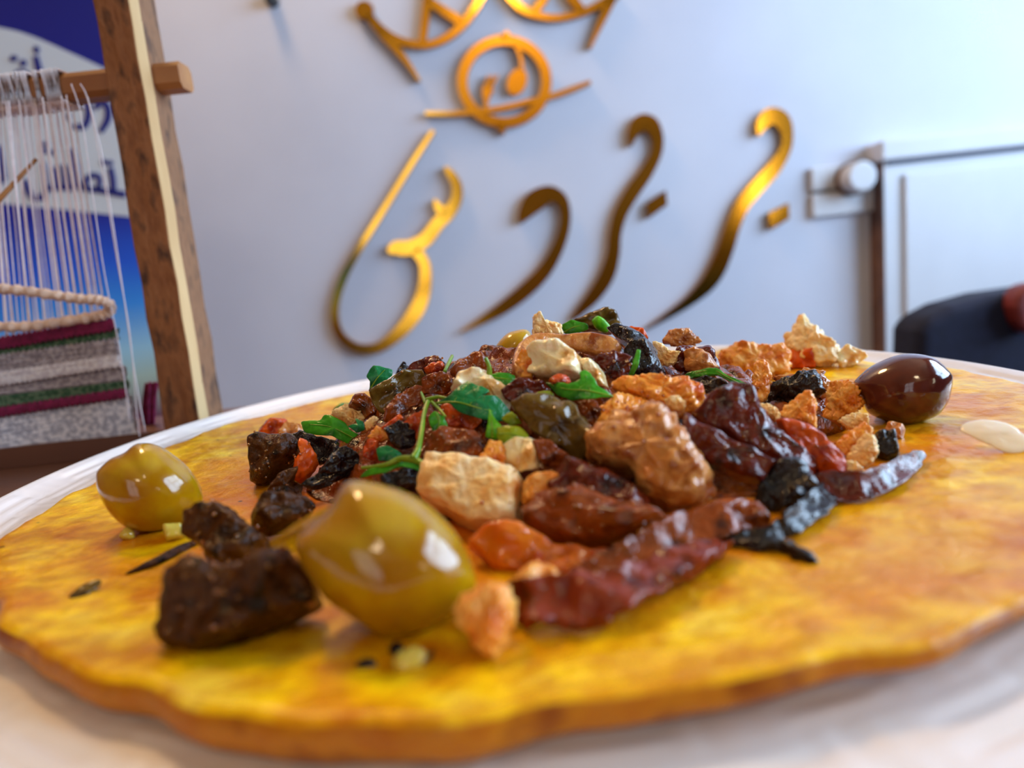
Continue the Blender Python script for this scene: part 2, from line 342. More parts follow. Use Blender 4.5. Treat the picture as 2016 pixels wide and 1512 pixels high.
# crepe: outline measured on the plate
CC = Vector((0.75, 17.75, 0))
def crepe_radius(th):
    r = 11.95 + .16*math.sin(3*th+.6)+.10*math.sin(7*th+2)+.07*math.sin(13*th)+.05*math.sin(29*th+1)+.03*math.sin(47*th)
    r += .22*abs(math.cos(th))**2-.42*max(0, -math.sin(th+.12))**3
    return r
def crepe_z(x, y):
    dx, dy = x-CC.x, y-CC.y; r = math.hypot(dx, dy); th = math.atan2(dy, dx)
    q = min(r/crepe_radius(th), 1.05)
    z = 1.80
    edge = max(0, (q-.72)/.28)
    front = max(0, -math.sin(th))
    z += edge**2*(.04+.34*front)                              # the rim of the crepe lifts off the plate a little
    z += .07*noise.noise((x*.45, y*.45, 1.3)) + .05*noise.noise((x*1.2, y*1.2, 4))+.018*noise.noise((x*3.1, y*3.1, 9))
    z += .55*math.exp(-(((x-12.2*.0-8.9)/1.15)**2+((y-26.1)/1.2)**2))   # fold standing up at the back
    return max(z, 1.66)
def crepe():
    nr, nth = 110, 300; V, Fc = [], []
    for i in range(nr+1):
        q = (i/nr)
        for k in range(nth):
            th = 2*math.pi*k/nth; r = max(q, .002)*crepe_radius(th); x, y = CC.x+r*math.cos(th), CC.y+r*math.sin(th)
            V.append((x, y, crepe_z(x, y)))
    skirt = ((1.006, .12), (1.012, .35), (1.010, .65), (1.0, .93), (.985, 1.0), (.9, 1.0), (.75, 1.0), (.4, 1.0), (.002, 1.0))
    for q, dz in skirt:                 # browned edge folded down to the plate; its dark colour includes painted shade
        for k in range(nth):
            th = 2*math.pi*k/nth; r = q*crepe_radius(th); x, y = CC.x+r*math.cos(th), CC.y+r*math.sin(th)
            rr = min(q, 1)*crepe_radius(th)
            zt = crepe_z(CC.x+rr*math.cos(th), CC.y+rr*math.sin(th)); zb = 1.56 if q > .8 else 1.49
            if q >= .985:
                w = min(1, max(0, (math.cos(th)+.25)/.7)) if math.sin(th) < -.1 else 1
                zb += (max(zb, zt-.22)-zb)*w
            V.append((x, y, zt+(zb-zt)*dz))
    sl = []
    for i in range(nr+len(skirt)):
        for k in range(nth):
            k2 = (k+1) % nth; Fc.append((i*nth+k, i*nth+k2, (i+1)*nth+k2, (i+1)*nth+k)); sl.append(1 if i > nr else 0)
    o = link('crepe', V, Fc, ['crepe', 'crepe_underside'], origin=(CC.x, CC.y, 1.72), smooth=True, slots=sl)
    tag(o, 'round yellow crepe with toasted spots lying on the white plate', 'crepe')
crepe()

# the heap of filling: smooth height used to seat every piece on it
def heap_z(x, y):
    base = crepe_z(x, y)
    hx, hy = 1.05, 18.2
    sx = 8.3 if x > hx else 6.9
    sy = 7.4 if y < hy else 6.6
    r2 = ((x-hx)/sx)**2+((y-hy)/sy)**2
    if r2 >= 1: return base
    g = (1-r2)
    rx = max(0, (x-hx)/sx)
    return base + 2.75*g**.95*(1-.42*rx)
def heap():
    nr, nth = 120, 280; V, Fc = [], []
    for i in range(nr+1):
        q = i/nr
        for k in range(nth):
            th = 2*math.pi*k/nth; c, s = math.cos(th), math.sin(th)
            sx = 8.3 if c > 0 else 6.9; sy = 7.4 if s < 0 else 6.6
            w = .90+.07*math.sin(5*th+1)+.05*math.sin(11*th)
            x, y = 1.05+max(q, .003)*w*sx*c, 18.2+max(q, .003)*w*sy*s
            b = crepe_z(x, y); h = heap_z(x, y)-b
            n = .5*noise.noise((x*.9, y*.9, 2))+.22*noise.noise((x*2.2, y*2.2, 7))+.08*noise.noise((x*5, y*5, 3))
            dd, _ = noise.voronoi((x*1.25, y*1.25, 5.0)); cr_ = max(0, 1-(dd[1]-dd[0])*3)
            hh = max(h-.42, 0)+(n*.6+.12-.30*cr_)*min(1, h/.8)
            V.append((x, y, b+max(.035 if q < .985 else .004, hh)))
    for i in range(nr, -1, -8):                 # underside resting on the crepe
        for k in range(nth):
            x, y, _z = V[i*nth+k]; V.append((x, y, crepe_z(x, y)+.003))
    for i in range(nr+nr//8+1):
        for k in range(nth):
            k2 = (k+1) % nth; Fc.append((i*nth+k, i*nth+k2, (i+1)*nth+k2, (i+1)*nth+k))
    o = link('stewed_filling', V, Fc, 'filling', origin=(1.05, 18.2, 1.8), smooth=True)
    tag(o, 'glossy dark red stewed vegetable filling heaped beneath the chicken pieces', 'filling', kind='stuff')
heap()
def heap_depth(px, py):
    d = ray(px, py); best = (1e9, 18.)
    y = 6.5
    while y < 28:
        p = CAM+d*(y/d.y); g = p.z-heap_z(p.x, p.y)
        if g < best[0]: best = (g, y)
        if g <= 0: return y
        y += .1
    return best[1]

# ------------------------------------------------------------------ food generators
WET = []                                    # meshes that get oil droplets
def fnoise(p, s, seed): 
    return noise.noise((p.x*s+seed*3.7, p.y*s-seed*1.3, p.z*s+seed*.7))
def basis(px, py, tilt, yaw=0.0):
    d = ray(px, py).normalized(); n = (-d*(1-tilt)+Vector((0, 0, 1))*tilt)
    if yaw: n += Vector((yaw, 0, 0))
    return n.normalized()
def centroid(pts):
    a = cx = cy = 0
    for (x0, y0), (x1, y1) in zip(pts, pts[1:]+pts[:1]):
        k = x0*y1-x1*y0; a += k; cx += (x0+x1)*k; cy += (y0+y1)*k
    return cx/(3*a), cy/(3*a)
def blob_geo(outline, T=None, e=.8, ec=None, Y=None, off=0, tilt=.25, yaw=0, amp=.06, fs=1.6, seed=1, nth=56, nph=22, sharp=0, bend=0, centre=None, fine=.35, fold=0, crease=0, thin=.75):
    pts = [(p[0], p[1]) for p in outline]
    cx, cy = centre or centroid(pts)
    P2 = [Vector((p[0], p[1], 0)) for p in pts]
    sm = resample(catmull(P2, 10, True), nth)
    if sharp:
        ln = resample(P2, nth); sm = [a.lerp(b, sharp) for a, b in zip(sm, ln)]
    y = (Y if Y is not None else heap_depth(cx, cy))+off
    n = basis(cx, cy, tilt, yaw)
    for _ in range(70):                     # slide towards the camera until nothing sinks into the crepe
        c = at(cx, cy, y); Bd = []; low = 9
        for q in sm:
            d = ray(q.x, q.y); tt = (c-CAM).dot(n)/d.dot(n); p = CAM+d*tt; Bd.append(p); low = min(low, p.z-crepe_z(p.x, p.y))
        if low > -.03: break
        y -= .1
    rs = [(b-c).length for b in Bd]; size = sum(rs)/len(rs); mn = min(rs)
    if T is None: T = thin*mn
    ec = ec or e
    ax = (Bd[0]-c).normalized(); V, Fc = [], []
    for i in range(nph+1):
        ph = -math.pi/2+math.pi*i/nph
        s = math.copysign(abs(math.sin(ph))**e, math.sin(ph)); k = max(math.cos(ph), 0)**ec
        k = max(k, .012)
        for b in Bd:
            w = (b-c)*k
            p = c+w+n*(s*T)
            if bend: p += n*(bend*(w.length_squared)/max(size, 1e-6)*-1)
            dirn = (w*.7+n*s*T)
            if dirn.length > 1e-6: dirn.normalize()
            f1 = fnoise(p, fs/size, seed); f2 = fnoise(p, 2.7*fs/size, seed+5)
            p += dirn*size*amp*(f1*1.6+f2*fine*1.6)
            if crease:
                dd, _ = noise.voronoi((p.x*1.9/size+seed, p.y*1.9/size, p.z*1.9/size+seed*.37))
                p -= dirn*size*crease*max(0, 1-(dd[1]-dd[0])*3.2)
            if fold: p += n*size*fold*(fnoise(w, 1.3/size, seed+2)*1.4+.35*fnoise(w, 3.4/size, seed+9))
            V.append(p)
    for i in range(nph):
        for k in range(nth):
            k2 = (k+1) % nth; Fc.append((i*nth+k, i*nth+k2, (i+1)*nth+k2, (i+1)*nth+k))
    Fc.append(tuple(range(nth))); Fc.append(tuple(nph*nth+k for k in range(nth)))
    return V, Fc, c, n, size, T
SEED = [0]
def piece(name, label, cat, m, outline, group=None, wet=0, **kw):
    SEED[0] += 1; kw.setdefault('seed', SEED[0])
    V, Fc, c, n, size, T = blob_geo(outline, **kw)
    o = link(name, V, Fc, m, origin=c, smooth=True); tag(o, label, cat, group)
    if wet: WET.append((V, Fc, c, wet))
    return o
def strip_geo(path, t=.12, Y=None, off=0, tilt=.3, amp=.05, fs=1.5, seed=1, nl=44, ns=16, twist=0, curl=0, sq=.6):
    """flattened ribbon along (px, py, width px[, depth]) points"""
    pts = []
    for q in path:
        y = q[3] if len(q) > 3 else (Y if Y is not None else heap_depth(q[0], q[1]))
        pts.append((q[0], q[1], q[2], y))
    if Y is None and len(path[0]) < 4:
        ys = [p[3] for p in pts]; ys = [sum(ys[max(0, i-1):i+2])/len(ys[max(0, i-1):i+2]) for i in range(len(ys))]
        pts = [(p[0], p[1], p[2], y) for p, y in zip(pts, ys)]
    pts2 = []
    for p in pts:
        y = p[3]
        for _ in range(60):
            q = at(p[0], p[1]+p[2]*.42, y+off)
            if q.z > crepe_z(q.x, q.y)-.03: break
            y -= .1
        pts2.append((p[0], p[1], p[2], y))
    pts = pts2
    P = [at(p[0], p[1], p[3]+off) for p in pts]; Wd = [Vector((p[2]*(p[3]+off)/FPX, 0, 0)) for p in pts]
    n = max(2, nl//(len(P)-1)); Q = catmull(P, n); WW = [max(w.x, .02) for w in catmull(Wd, n)]
    V, Fc = [], []; m = len(Q)
    for i, p in enumerate(Q):
        tg = (Q[min(i+1, m-1)]-Q[max(i-1, 0)]).normalized()
        nn = (CAM-p).normalized()*(1-tilt)+Vector((0, 0, 1))*tilt
        if twist: nn = Matrix.Rotation(twist*i/m, 3, tg) @ nn
        side = tg.cross(nn).normalized(); nn = side.cross(tg).normalized()
        u = i/(m-1); end = min(1, (max(1e-4, 1-(abs(2*u-1))**10))**.5)
        for k in range(ns):
            a = 2*math.pi*k/ns; ca, sa = math.cos(a), math.sin(a)
            xs = math.copysign(abs(ca)**sq, ca)*WW[i]/2*(.25+.75*end); zs = math.copysign(abs(sa)**sq, sa)*t*end
            q = p+side*xs+nn*(zs+curl*(xs/max(WW[i], 1e-3)*2)**2*WW[i]*.5)
            f1 = fnoise(q, fs, seed); f2 = fnoise(q, fs*3.1, seed+4)
            V.append(q+nn*amp*(f1*1.5+f2*.6)+side*amp*.8*f2)
    for i in range(m-1):
        for k in range(ns):
            k2 = (k+1) % ns; Fc.append((i*ns+k, i*ns+k2, (i+1)*ns+k2, (i+1)*ns+k))
    Fc.append(tuple(range(ns))); Fc.append(tuple((m-1)*ns+k for k in range(ns)))
    return V, Fc
def strip(name, label, cat, m, path, group=None, wet=0, **kw):
    SEED[0] += 1; kw.setdefault('seed', SEED[0])
    V, Fc = strip_geo(path, **kw)
    o = link(name, V, Fc, m, smooth=True); tag(o, label, cat, group)
    if wet: WET.append((V, Fc, sum((Vector(v) for v in V), Vector())/len(V), wet))
    return o
def leaf(label, m, outline, rib=None, stem=None, group='parsley scattered on the filling', off=-.25, veins=(), **kw):
    """thin bent blade with a midrib and, where it shows, a stalk"""
    SEED[0] += 1
    kw.setdefault('T', .022); kw.setdefault('tilt', .35); kw.setdefault('bend', .22); kw.setdefault('fold', .10)
    pts = [(p[0], p[1]) for p in outline]; cx, cy = centroid(pts)
    Y = kw.pop('Y', None) or heap_depth(cx, cy)
    V, Fc, c, n, size, T = blob_geo(outline, e=.5, Y=Y, off=off, amp=.05, fs=2.0, seed=SEED[0], nth=72, nph=14, sharp=.7, **kw)
    root = link('parsley_leaf', V, Fc, m, origin=c, smooth=True); tag(root, label, 'parsley', group)
    def onleaf(px, py, lift=.02):
        d = ray(px, py); p = CAM+d*((c-CAM).dot(n)/d.dot(n)); w = p-c
        return p-n*(kw['bend']*w.length_squared/max(size, 1e-6))+n*(lift+size*.02)
    if rib:
        Q = catmull([onleaf(*q) for q in rib], 8); k = len(Q)
        v, f = tube_geo(Q, [.022*(1-.7*i/k) for i in range(k)], 6); link('midrib', v, f, 'stem_green', root, smooth=True)
    for vv in veins:
        Q = catmull([onleaf(*q, lift=.012) for q in vv], 6); v, f = tube_geo(Q, .010, 5); link('vein', v, f, 'stem_green', root, smooth=True)
    if stem:
        Q = catmull([at(q[0], q[1], q[3] if len(q) > 3 else c.y) for q in stem], 8)
        r = [q.x for q in catmull([Vector((q[2]*c.y/FPX/2, 0, 0)) for q in stem], 8)]
        v, f = tube_geo(Q, r, 10); link('stalk', v, f, 'stem_green', root, smooth=True)
    return root

# ================================================================== OLIVES
def olive(label, m, outline, Y, nub=None, T=None, **kw):
    o = piece('olive', label, 'olive', m, outline, 'whole olives on the crepe', Y=Y, T=T, e=1.0, tilt=.1, amp=.012, fs=1.1, nth=72, nph=36, **kw)
    if nub: 
        v, f = strip_geo(nub, t=.07, Y=Y-.55, amp=.03, tilt=.1); link('stem_scar', v, f, 'olive_yellow', o, smooth=True)
    return o
def seat(px, py, z=1.82): return gnd(px, py, z).y
olive('big plump green olive with loose strip of skin, beside the dark mushroom', 'olive_green',
      EE([(810, 480), (870, 420), (1000, 300), (1080, 170), (1150, 140), (1280, 160), (1420, 200), (1560, 280), (1680, 390), (1770, 520), (1820, 640), (1835, 740), (1760, 850), (1600, 960), (1450, 1010), (1300, 1010), (1150, 930), (1000, 820), (900, 700), (830, 590)]),
      9.6, nub=EE([(675, 500, 20), (760, 440, 40), (880, 370, 60), (1000, 310, 70), (1130, 240, 30)]), T=1.0)
olive('green olive with a pointed tip standing alone on bare crepe near the rim', 'olive_green',
      D([(640, 470), (650, 430), (720, 360), (820, 310), (880, 260), (940, 243), (1030, 255), (1120, 300), (1230, 390), (1300, 480), (1340, 580), (1340, 660), (1280, 740), (1150, 800), (1000, 830), (880, 820), (780, 770), (700, 680), (650, 570)]),
      14.1, T=.98)
olive('dark purple olive lying on bare crepe by the plate rim', 'olive_purple',
      C([(1000, 460), (1100, 370), (1230, 310), (1350, 293), (1480, 320), (1575, 405), (1590, 440), (1585, 500), (1560, 590), (1480, 670), (1300, 715), (1180, 690), (1080, 640), (1040, 560), (1000, 510)]),
      16.0, T=.92)
olive('yellow green olive half hidden behind the folded brown slice on top', 'olive_yellow',
      H([(390, 690), (430, 500), (560, 340), (700, 290), (800, 290), (850, 350), (850, 460), (780, 600), (680, 720), (560, 760), (450, 750)]), 19.6, T=.6)

# ================================================================== CHICKEN
CH = 'chicken pieces on the filling'
def chicken(label, m, outline, **kw):
    kw.setdefault('e', .5); kw.setdefault('amp', .11); kw.setdefault('fs', 2.3); kw.setdefault('sharp', .65); kw.setdefault('nth', 84); kw.setdefault('nph', 40); kw.setdefault('fine', .6); kw.setdefault('crease', .09)
    rr = random.Random(len(label)*7+SEED[0]); kw.setdefault('yaw', rr.uniform(-.35, .35)); kw.setdefault('tilt', rr.uniform(.1, .4))
    return piece('chicken_piece', label, 'chicken', m, outline, CH, **kw)
chicken('square-cut seared chicken cube beside the big green olive', 'chicken_pale', A([(1250, 1190), (1330, 1050), (1500, 1050), (1700, 1080), (1900, 1140), (1920, 1210), (1890, 1480), (1600, 1490), (1450, 1400), (1260, 1290)]), Y=12.0, e=.32, T=.62, tilt=.4, amp=.045, crease=.035, sharp=.8, wet=10)
chicken('small tapered chicken bit leaning on the big green olive', 'chicken', F([(0, 880), (40, 820), (180, 750), (260, 780), (270, 950), (200, 1120), (130, 1100), (20, 950)]), Y=9.1, T=.3, e=.5, tilt=.1)
chicken('large lumpy chicken chunk in the middle under a dark pepper skin', 'chicken_brown', B([(870, 920), (1000, 830), (1150, 760), (1350, 730), (1460, 760), (1500, 850), (1600, 1000), (1690, 1150), (1640, 1260), (1500, 1340), (1350, 1350), (1240, 1300), (1200, 1150), (1000, 1100), (880, 1040)]), amp=.10, wet=60, T=.9, off=-.2)
chicken('orange glazed chicken slab above the large lumpy chunk', 'chicken_orange', B([(930, 780), (950, 680), (1050, 590), (1140, 610), (1240, 640), (1330, 730), (1180, 780), (1000, 860)]), wet=40, off=.2)
chicken('long orange glazed chicken slice with pale torn end behind the dark pepper skin', 'chicken_orange', B([(1050, 520), (1200, 500), (1400, 510), (1560, 540), (1650, 610), (1580, 690), (1440, 730), (1250, 680), (1130, 630), (1045, 580)]), T=.45, tilt=.4, wet=25)
chicken('pale torn end of chicken beside the long orange slice', 'chicken_pale', B([(1380, 620), (1450, 610), (1500, 660), (1490, 720), (1420, 710)]), off=-.6, T=.2)
chicken('browned chicken chunk wedged beside the red pepper square', 'chicken', C([(190, 310), (300, 230), (450, 250), (560, 245), (620, 300), (600, 420), (500, 430), (380, 420), (280, 410), (210, 370)]), wet=10)
chicken('torn chicken piece with a curled tip standing at the back', 'chicken_pale', C([(590, 250), (650, 140), (685, 80), (722, 68), (712, 110), (800, 135), (825, 200), (900, 225), (910, 330), (820, 375), (700, 340)]), T=.5, off=.3, sharp=.7)
chicken('orange browned side of the curled-tip chicken', 'chicken_orange', C([(590, 255), (640, 160), (665, 105), (700, 130), (700, 200), (690, 280), (640, 290)]), T=.25, off=-.25, amp=.05)
chicken('upright narrow chicken strip next to the black glossy skin', 'chicken', C([(395, 450), (420, 330), (480, 330), (510, 420), (490, 560), (430, 590)]), off=-.3, wet=8)
chicken('pointed chicken chunk below the black glossy skin', 'chicken', C([(540, 690), (620, 590), (700, 530), (740, 515), (780, 590), (775, 730), (680, 710)]), off=-.3)
chicken('rounded crinkled chicken chunk touching the dark purple olive', 'chicken', C([(820, 690), (860, 480), (930, 445), (1020, 470), (1060, 560), (1040, 620), (930, 680), (860, 740)]), off=-.3, amp=.13, wet=8)
chicken('tiny chicken crumb resting against the dark purple olive', 'chicken', C([(1040, 500), (1090, 480), (1130, 490), (1100, 590), (1060, 590)]), T=.15, off=-.2)
chicken('small chicken scrap under the crinkled chunk', 'chicken_pale', C([(905, 690), (1010, 640), (1080, 650), (1095, 710), (980, 750)]), off=-.3)
chicken('orange tipped chicken wedge beside the black stub', 'chicken_orange', C([(890, 820), (980, 750), (1060, 700), (1110, 740), (1090, 830), (1000, 910), (930, 890)]), off=-.2)
chicken('pale fibrous chicken wedge below the orange tipped one', 'chicken_pale', C([(960, 900), (1060, 780), (1120, 770), (1145, 880), (1070, 970), (980, 950)]), off=-.15)
chicken('flat pale chicken scrap between pepper strip and fibrous wedge', 'chicken_pale', C([(900, 960), (1000, 940), (1060, 980), (1000, 1040), (910, 1030)]), off=-.1, T=.2)
chicken('browned chicken lump at the back edge near the tomato', 'chicken_brown', B([(1360, 250), (1400, 170), (1520, 155), (1590, 210), (1610, 250), (1480, 280)]), off=.5)
chicken('pale chicken sliver beside the black glossy olive skin', 'chicken_pale', B([(1290, 240), (1350, 250), (1400, 300), (1480, 310), (1440, 390), (1350, 410), (1310, 320)]), off=.3)
chicken('seared chicken bit next to the brown mushroom slice', 'chicken', B([(1730, 330), (1840, 260), (1960, 270), (2016, 330), (1960, 450), (1860, 440), (1760, 390)]), off=.05)
chicken('small round chicken bit above the big parsley leaf by the bare crepe', 'chicken_pale', G([(870, 670), (960, 600), (1060, 585), (1180, 610), (1220, 680), (1190, 770), (1060, 790), (980, 740)]), off=-.1)
chicken('tiny pale chicken cube between parsley leaf and olive coloured strip', 'chicken_pale', G([(1195, 770), (1290, 700), (1335, 730), (1300, 800), (1220, 850)]), off=-.2)
chicken('small orange chicken bit at the tip of the big parsley leaf', 'chicken_orange', G([(1270, 860), (1330, 800), (1440, 860), (1440, 930), (1300, 970), (1230, 910)]), off=-.2)
chicken('orange chicken scrap left of the mushroom stalk end', 'chicken_orange', A([(1590, 1060), (1640, 990), (1700, 890), (1800, 930), (1800, 1090), (1700, 1100)]), off=-.1, wet=10)
chicken('orange chicken nub right of the square cube', 'chicken', F([(330, 350), (340, 230), (460, 190), (530, 230), (500, 350), (400, 380)]), off=-.2)
chicken('white shredded chicken fin standing up at the very top', 'chicken_pale', H([(865, 360), (868, 130), (910, 95), (945, 80), (990, 170), (1030, 180), (1190, 230), (1225, 370), (1000, 390)]), T=.25, off=.1, sharp=.8, amp=.06)
chicken('browned chicken lump in front of the curled-tip piece', 'chicken_brown', C([(520, 430), (640, 420), (700, 380), (820, 400), (860, 470), (820, 560), (700, 520), (560, 480)]), off=.3)
chicken('chicken scrap at the foot of the dark pepper skin', 'chicken_pale', C([(420, 610), (500, 600), (560, 640), (540, 690), (450, 660)]), off=-.1, T=.25)

# ================================================================== VEGETABLES
def veg(name, label, m, outline, cat=None, group=None, **kw):
    kw.setdefault('e', .42); kw.setdefault('amp', .06); kw.setdefault('fs', 2.2); kw.setdefault('sharp', .65); kw.setdefault('fold', .30); kw.setdefault('nth', 72); kw.setdefault('nph', 26); kw.setdefault('crease', .03)
    rr = random.Random(len(label)*5+SEED[0]); kw.setdefault('yaw', rr.uniform(-.45, .45)); kw.setdefault('tilt', rr.uniform(.05, .45)); kw.setdefault('thin', .42)
    g = {'pepper_piece': 'cooked pepper pieces', 'onion_piece': 'cooked onion pieces', 'eggplant_piece': 'cooked eggplant pieces', 'mushroom_piece': 'cooked mushroom pieces'}.get(name)
    return piece(name, label, cat or name.split('_')[0], m, outline, group or g, **kw)
PP, ON, EG, MU = 'pepper_piece', 'onion_piece', 'eggplant_piece', 'mushroom_piece'
# left flank
veg(EG, 'flat olive brown eggplant strip with a pale rounded end', 'skin_olive', G([(1235, 450), (1420, 340), (1600, 240), (1760, 240), (1815, 350), (1760, 410), (1650, 400), (1480, 540), (1390, 690), (1300, 620)]), T=.14, off=-.35, sharp=.7, amp=.03, tilt=.1, wet=8)
veg(ON, 'dark brown onion layer under the olive brown eggplant strip', 'onion_brown', G([(1380, 740), (1420, 600), (1520, 500), (1700, 400), (1810, 430), (1760, 560), (1660, 620), (1560, 690), (1480, 760)]), off=-.05, wet=10)
veg(ON, 'pink red onion cube at the edge of the heap over bare crepe', 'pepper_red', G([(140, 860), (240, 730), (400, 740), (430, 790), (360, 850), (340, 920), (180, 930)]), T=.35, sharp=.6)
veg(ON, 'pinkish clear onion chunk next to the pink red cube', 'chicken_brown', G([(345, 850), (420, 760), (560, 780), (610, 850), (500, 920), (420, 950), (345, 920)]))
veg(EG, 'upright dark eggplant block at the end of the heap with an oily rim', 'mushroom_dark', G([(90, 960), (150, 900), (300, 910), (500, 900), (570, 1000), (560, 1150), (480, 1220), (330, 1290), (240, 1400), (95, 1360)]), e=.45, T=.7, sharp=.6, wet=40)
veg(PP, 'curled orange red pepper strip against the dark eggplant block', 'pepper_orange', G([(570, 930), (640, 960), (720, 1080), (740, 1170), (640, 1330), (560, 1370), (480, 1320), (510, 1180), (590, 1050), (550, 990)]), off=-.5, T=.22, wet=6)
veg(EG, 'brown eggplant fold below the curled orange pepper', 'mushroom_dark', G([(240, 1410), (330, 1270), (520, 1200), (500, 1340), (600, 1390), (560, 1500), (400, 1530), (260, 1512)]), off=-.2, wet=6)
veg(EG, 'glossy black eggplant skin under the big parsley leaf', 'skin_black', G([(440, 890), (560, 845), (640, 870), (760, 900), (920, 950), (960, 1050), (900, 1170), (760, 1190), (680, 1100), (580, 960)]), off=-.15)
veg(EG, 'glossy black eggplant lump beside the parsley stalk', 'skin_black', G([(880, 1060), (1000, 1000), (1110, 1060), (1140, 1180), (1020, 1250), (850, 1280), (740, 1260)]), off=-.1)
veg(EG, 'dark wet eggplant mass behind the big green olive', 'skin_black', G([(560, 1380), (760, 1240), (1000, 1230), (1140, 1200), (1200, 1260), (1000, 1310), (860, 1400), (700, 1440)]), off=.1)
veg(ON, 'brown red onion shell behind the small round chicken bit', 'onion_brown', G([(1050, 570), (1085, 500), (1180, 510), (1240, 540), (1330, 670), (1220, 720), (1180, 640), (1060, 600)]), off=.05, T=.25)
veg(PP, 'bright orange pepper sliver under the olive brown strip', 'pepper_orange', G([(1360, 815), (1460, 740), (1540, 680), (1580, 730), (1490, 810), (1390, 840)]), off=-.2, T=.15)
veg(PP, 'small red pepper bit beside the parsley stalk', 'pepper_red', G([(1190, 1010), (1290, 930), (1345, 960), (1320, 1100), (1260, 1140), (1190, 1110)]), off=-.1, wet=10)
veg(EG, 'round glossy dark eggplant cube with pale cut top', 'skin_black', G([(1390, 820), (1540, 750), (1690, 810), (1710, 900), (1690, 1000), (1560, 1040), (1460, 970), (1420, 890)]), off=-.2)
veg(PP, 'red pepper slab left of the forked parsley stalk', 'pepper_red', G([(1580, 770), (1690, 680), (1780, 640), (1830, 700), (1800, 850), (1730, 960), (1640, 830)]), off=-.05, wet=10)
veg(PP, 'bubbly red pepper slab under the broad dark parsley leaf', 'pepper_red', A([(1370, 670), (1460, 640), (1560, 700), (1640, 770), (1580, 830), (1420, 810)]), off=-.05, wet=30)
veg(ON, 'oily red brown onion lobe below the broad dark parsley leaf', 'onion_brown', A([(1240, 910), (1400, 825), (1560, 815), (1640, 880), (1660, 960), (1560, 1060), (1400, 1080), (1250, 1020)]), off=-.15, wet=70)
veg(EG, 'black wet eggplant strip under the forked parsley stalk', 'skin_black', A([(960, 1140), (1100, 1090), (1250, 1090), (1330, 1060), (1290, 1170), (1240, 1230), (1100, 1220), (1000, 1190)]), off=-.1)
veg(ON, 'dark skinned onion crescent on the ridge beside the thin stem', 'onion_dark', A([(1150, 430), (1230, 360), (1340, 335), (1405, 390), (1400, 450), (1330, 470), (1250, 470)]), off=.35, wet=8)
veg(PP, 'red pepper cheek tucked in the dark onion crescent', 'pepper_red', A([(1265, 440), (1330, 390), (1395, 395), (1390, 450), (1310, 470)]), off=-.1, T=.2, wet=4)
veg(EG, 'small black pointed eggplant tip on the ridge', 'skin_black', A([(1070, 460), (1110, 388), (1160, 430), (1130, 480)]), off=.2, T=.15)
veg(ON, 'brown onion lump on the ridge left of the yellow olive', 'onion_brown', A([(1430, 440), (1500, 370), (1580, 312), (1640, 325), (1700, 395), (1710, 460), (1600, 480), (1480, 490)]), off=.3, wet=14)
veg(ON, 'dark brown onion cube behind the olive brown strip', 'onion_brown', A([(1250, 490), (1340, 445), (1430, 460), (1460, 530), (1390, 590), (1250, 590)]), off=.05, wet=10)
veg(MU, 'cream mushroom slice arched behind the broad dark parsley leaf', 'white_onion', A([(1440, 540), (1480, 470), (1550, 445), (1660, 470), (1770, 560), (1835, 630), (1810, 720), (1700, 650), (1550, 590)]), off=.05, T=.3)
veg(MU, 'pale mushroom end under the yellow green leaf', 'white_onion', A([(1790, 930), (1880, 870), (1980, 880), (2016, 960), (2010, 1080), (1900, 1110), (1800, 1040)]), off=-.1)
# summit
strip('eggplant_slice', 'orange brown eggplant slice arched over pale onion at the summit', 'eggplant', 'chicken_brown',
      H([(740, 840, 150), (710, 680, 170), (800, 500, 190), (1000, 420, 170), (1250, 430, 180), (1500, 440, 240), (1720, 480, 240), (1860, 560, 160)]), t=.2, off=-.25, amp=.05, wet=20, group='cooked eggplant pieces')
veg(ON, 'glistening white onion heart under the arched brown slice', 'white_onion', H([(840, 560), (1000, 480), (1240, 470), (1400, 580), (1450, 800), (1280, 870), (1060, 850), (880, 840)]), off=-.1, T=.5, amp=.06)
veg(ON, 'pale onion flank right of the white onion heart', 'white_onion', H([(1400, 640), (1540, 620), (1680, 800), (1720, 940), (1640, 950), (1500, 820)]), off=-.15, T=.25)
veg(ON, 'orange brown shell left of the white onion heart', 'chicken_orange', H([(660, 660), (740, 520), (880, 560), (880, 720), (850, 870), (730, 860), (680, 780)]), off=-.15, T=.25)
veg(ON, 'folded dark brown onion petals beside the black glossy skin', 'onion_dark', H([(1560, 600), (1700, 550), (1900, 530), (1980, 600), (1960, 770), (1850, 850), (1720, 800), (1620, 680)]), off=-.35, amp=.16, wet=10)
veg('olive_half', 'black glossy olive half at the summit beside the folded petals', 'skin_black', B([(1030, 200), (1110, 165), (1240, 205), (1300, 280), (1335, 400), (1290, 480), (1210, 520), (1170, 420), (1190, 320), (1100, 260)]), off=-.1, cat='olive', group='olive halves on the filling', T=.5)
veg('tomato_piece', 'red tomato bit peeking behind the black olive half', 'pepper_orange', B([(1085, 190), (1100, 160), (1160, 145), (1230, 165), (1265, 215), (1200, 230)]), off=.5, group='tomato pieces')
veg(EG, 'brown green eggplant wedge at the very top behind the green stem', 'skin_olive', H([(1320, 200), (1550, 95), (1710, 60), (1800, 90), (1850, 190), (1860, 290), (1700, 330), (1450, 300)]), off=.5, T=.5)
veg(PP, 'little red pepper bead under the olive green parsley leaf', 'pepper_red', B([(605, 500), (650, 460), (720, 465), (755, 510), (680, 550)]), off=-.4, wet=6)
veg(ON, 'dark red onion strip below the small chopped leaf', 'onion_dark', B([(290, 560), (400, 490), (570, 500), (620, 560), (520, 620), (350, 650)]), off=-.1)
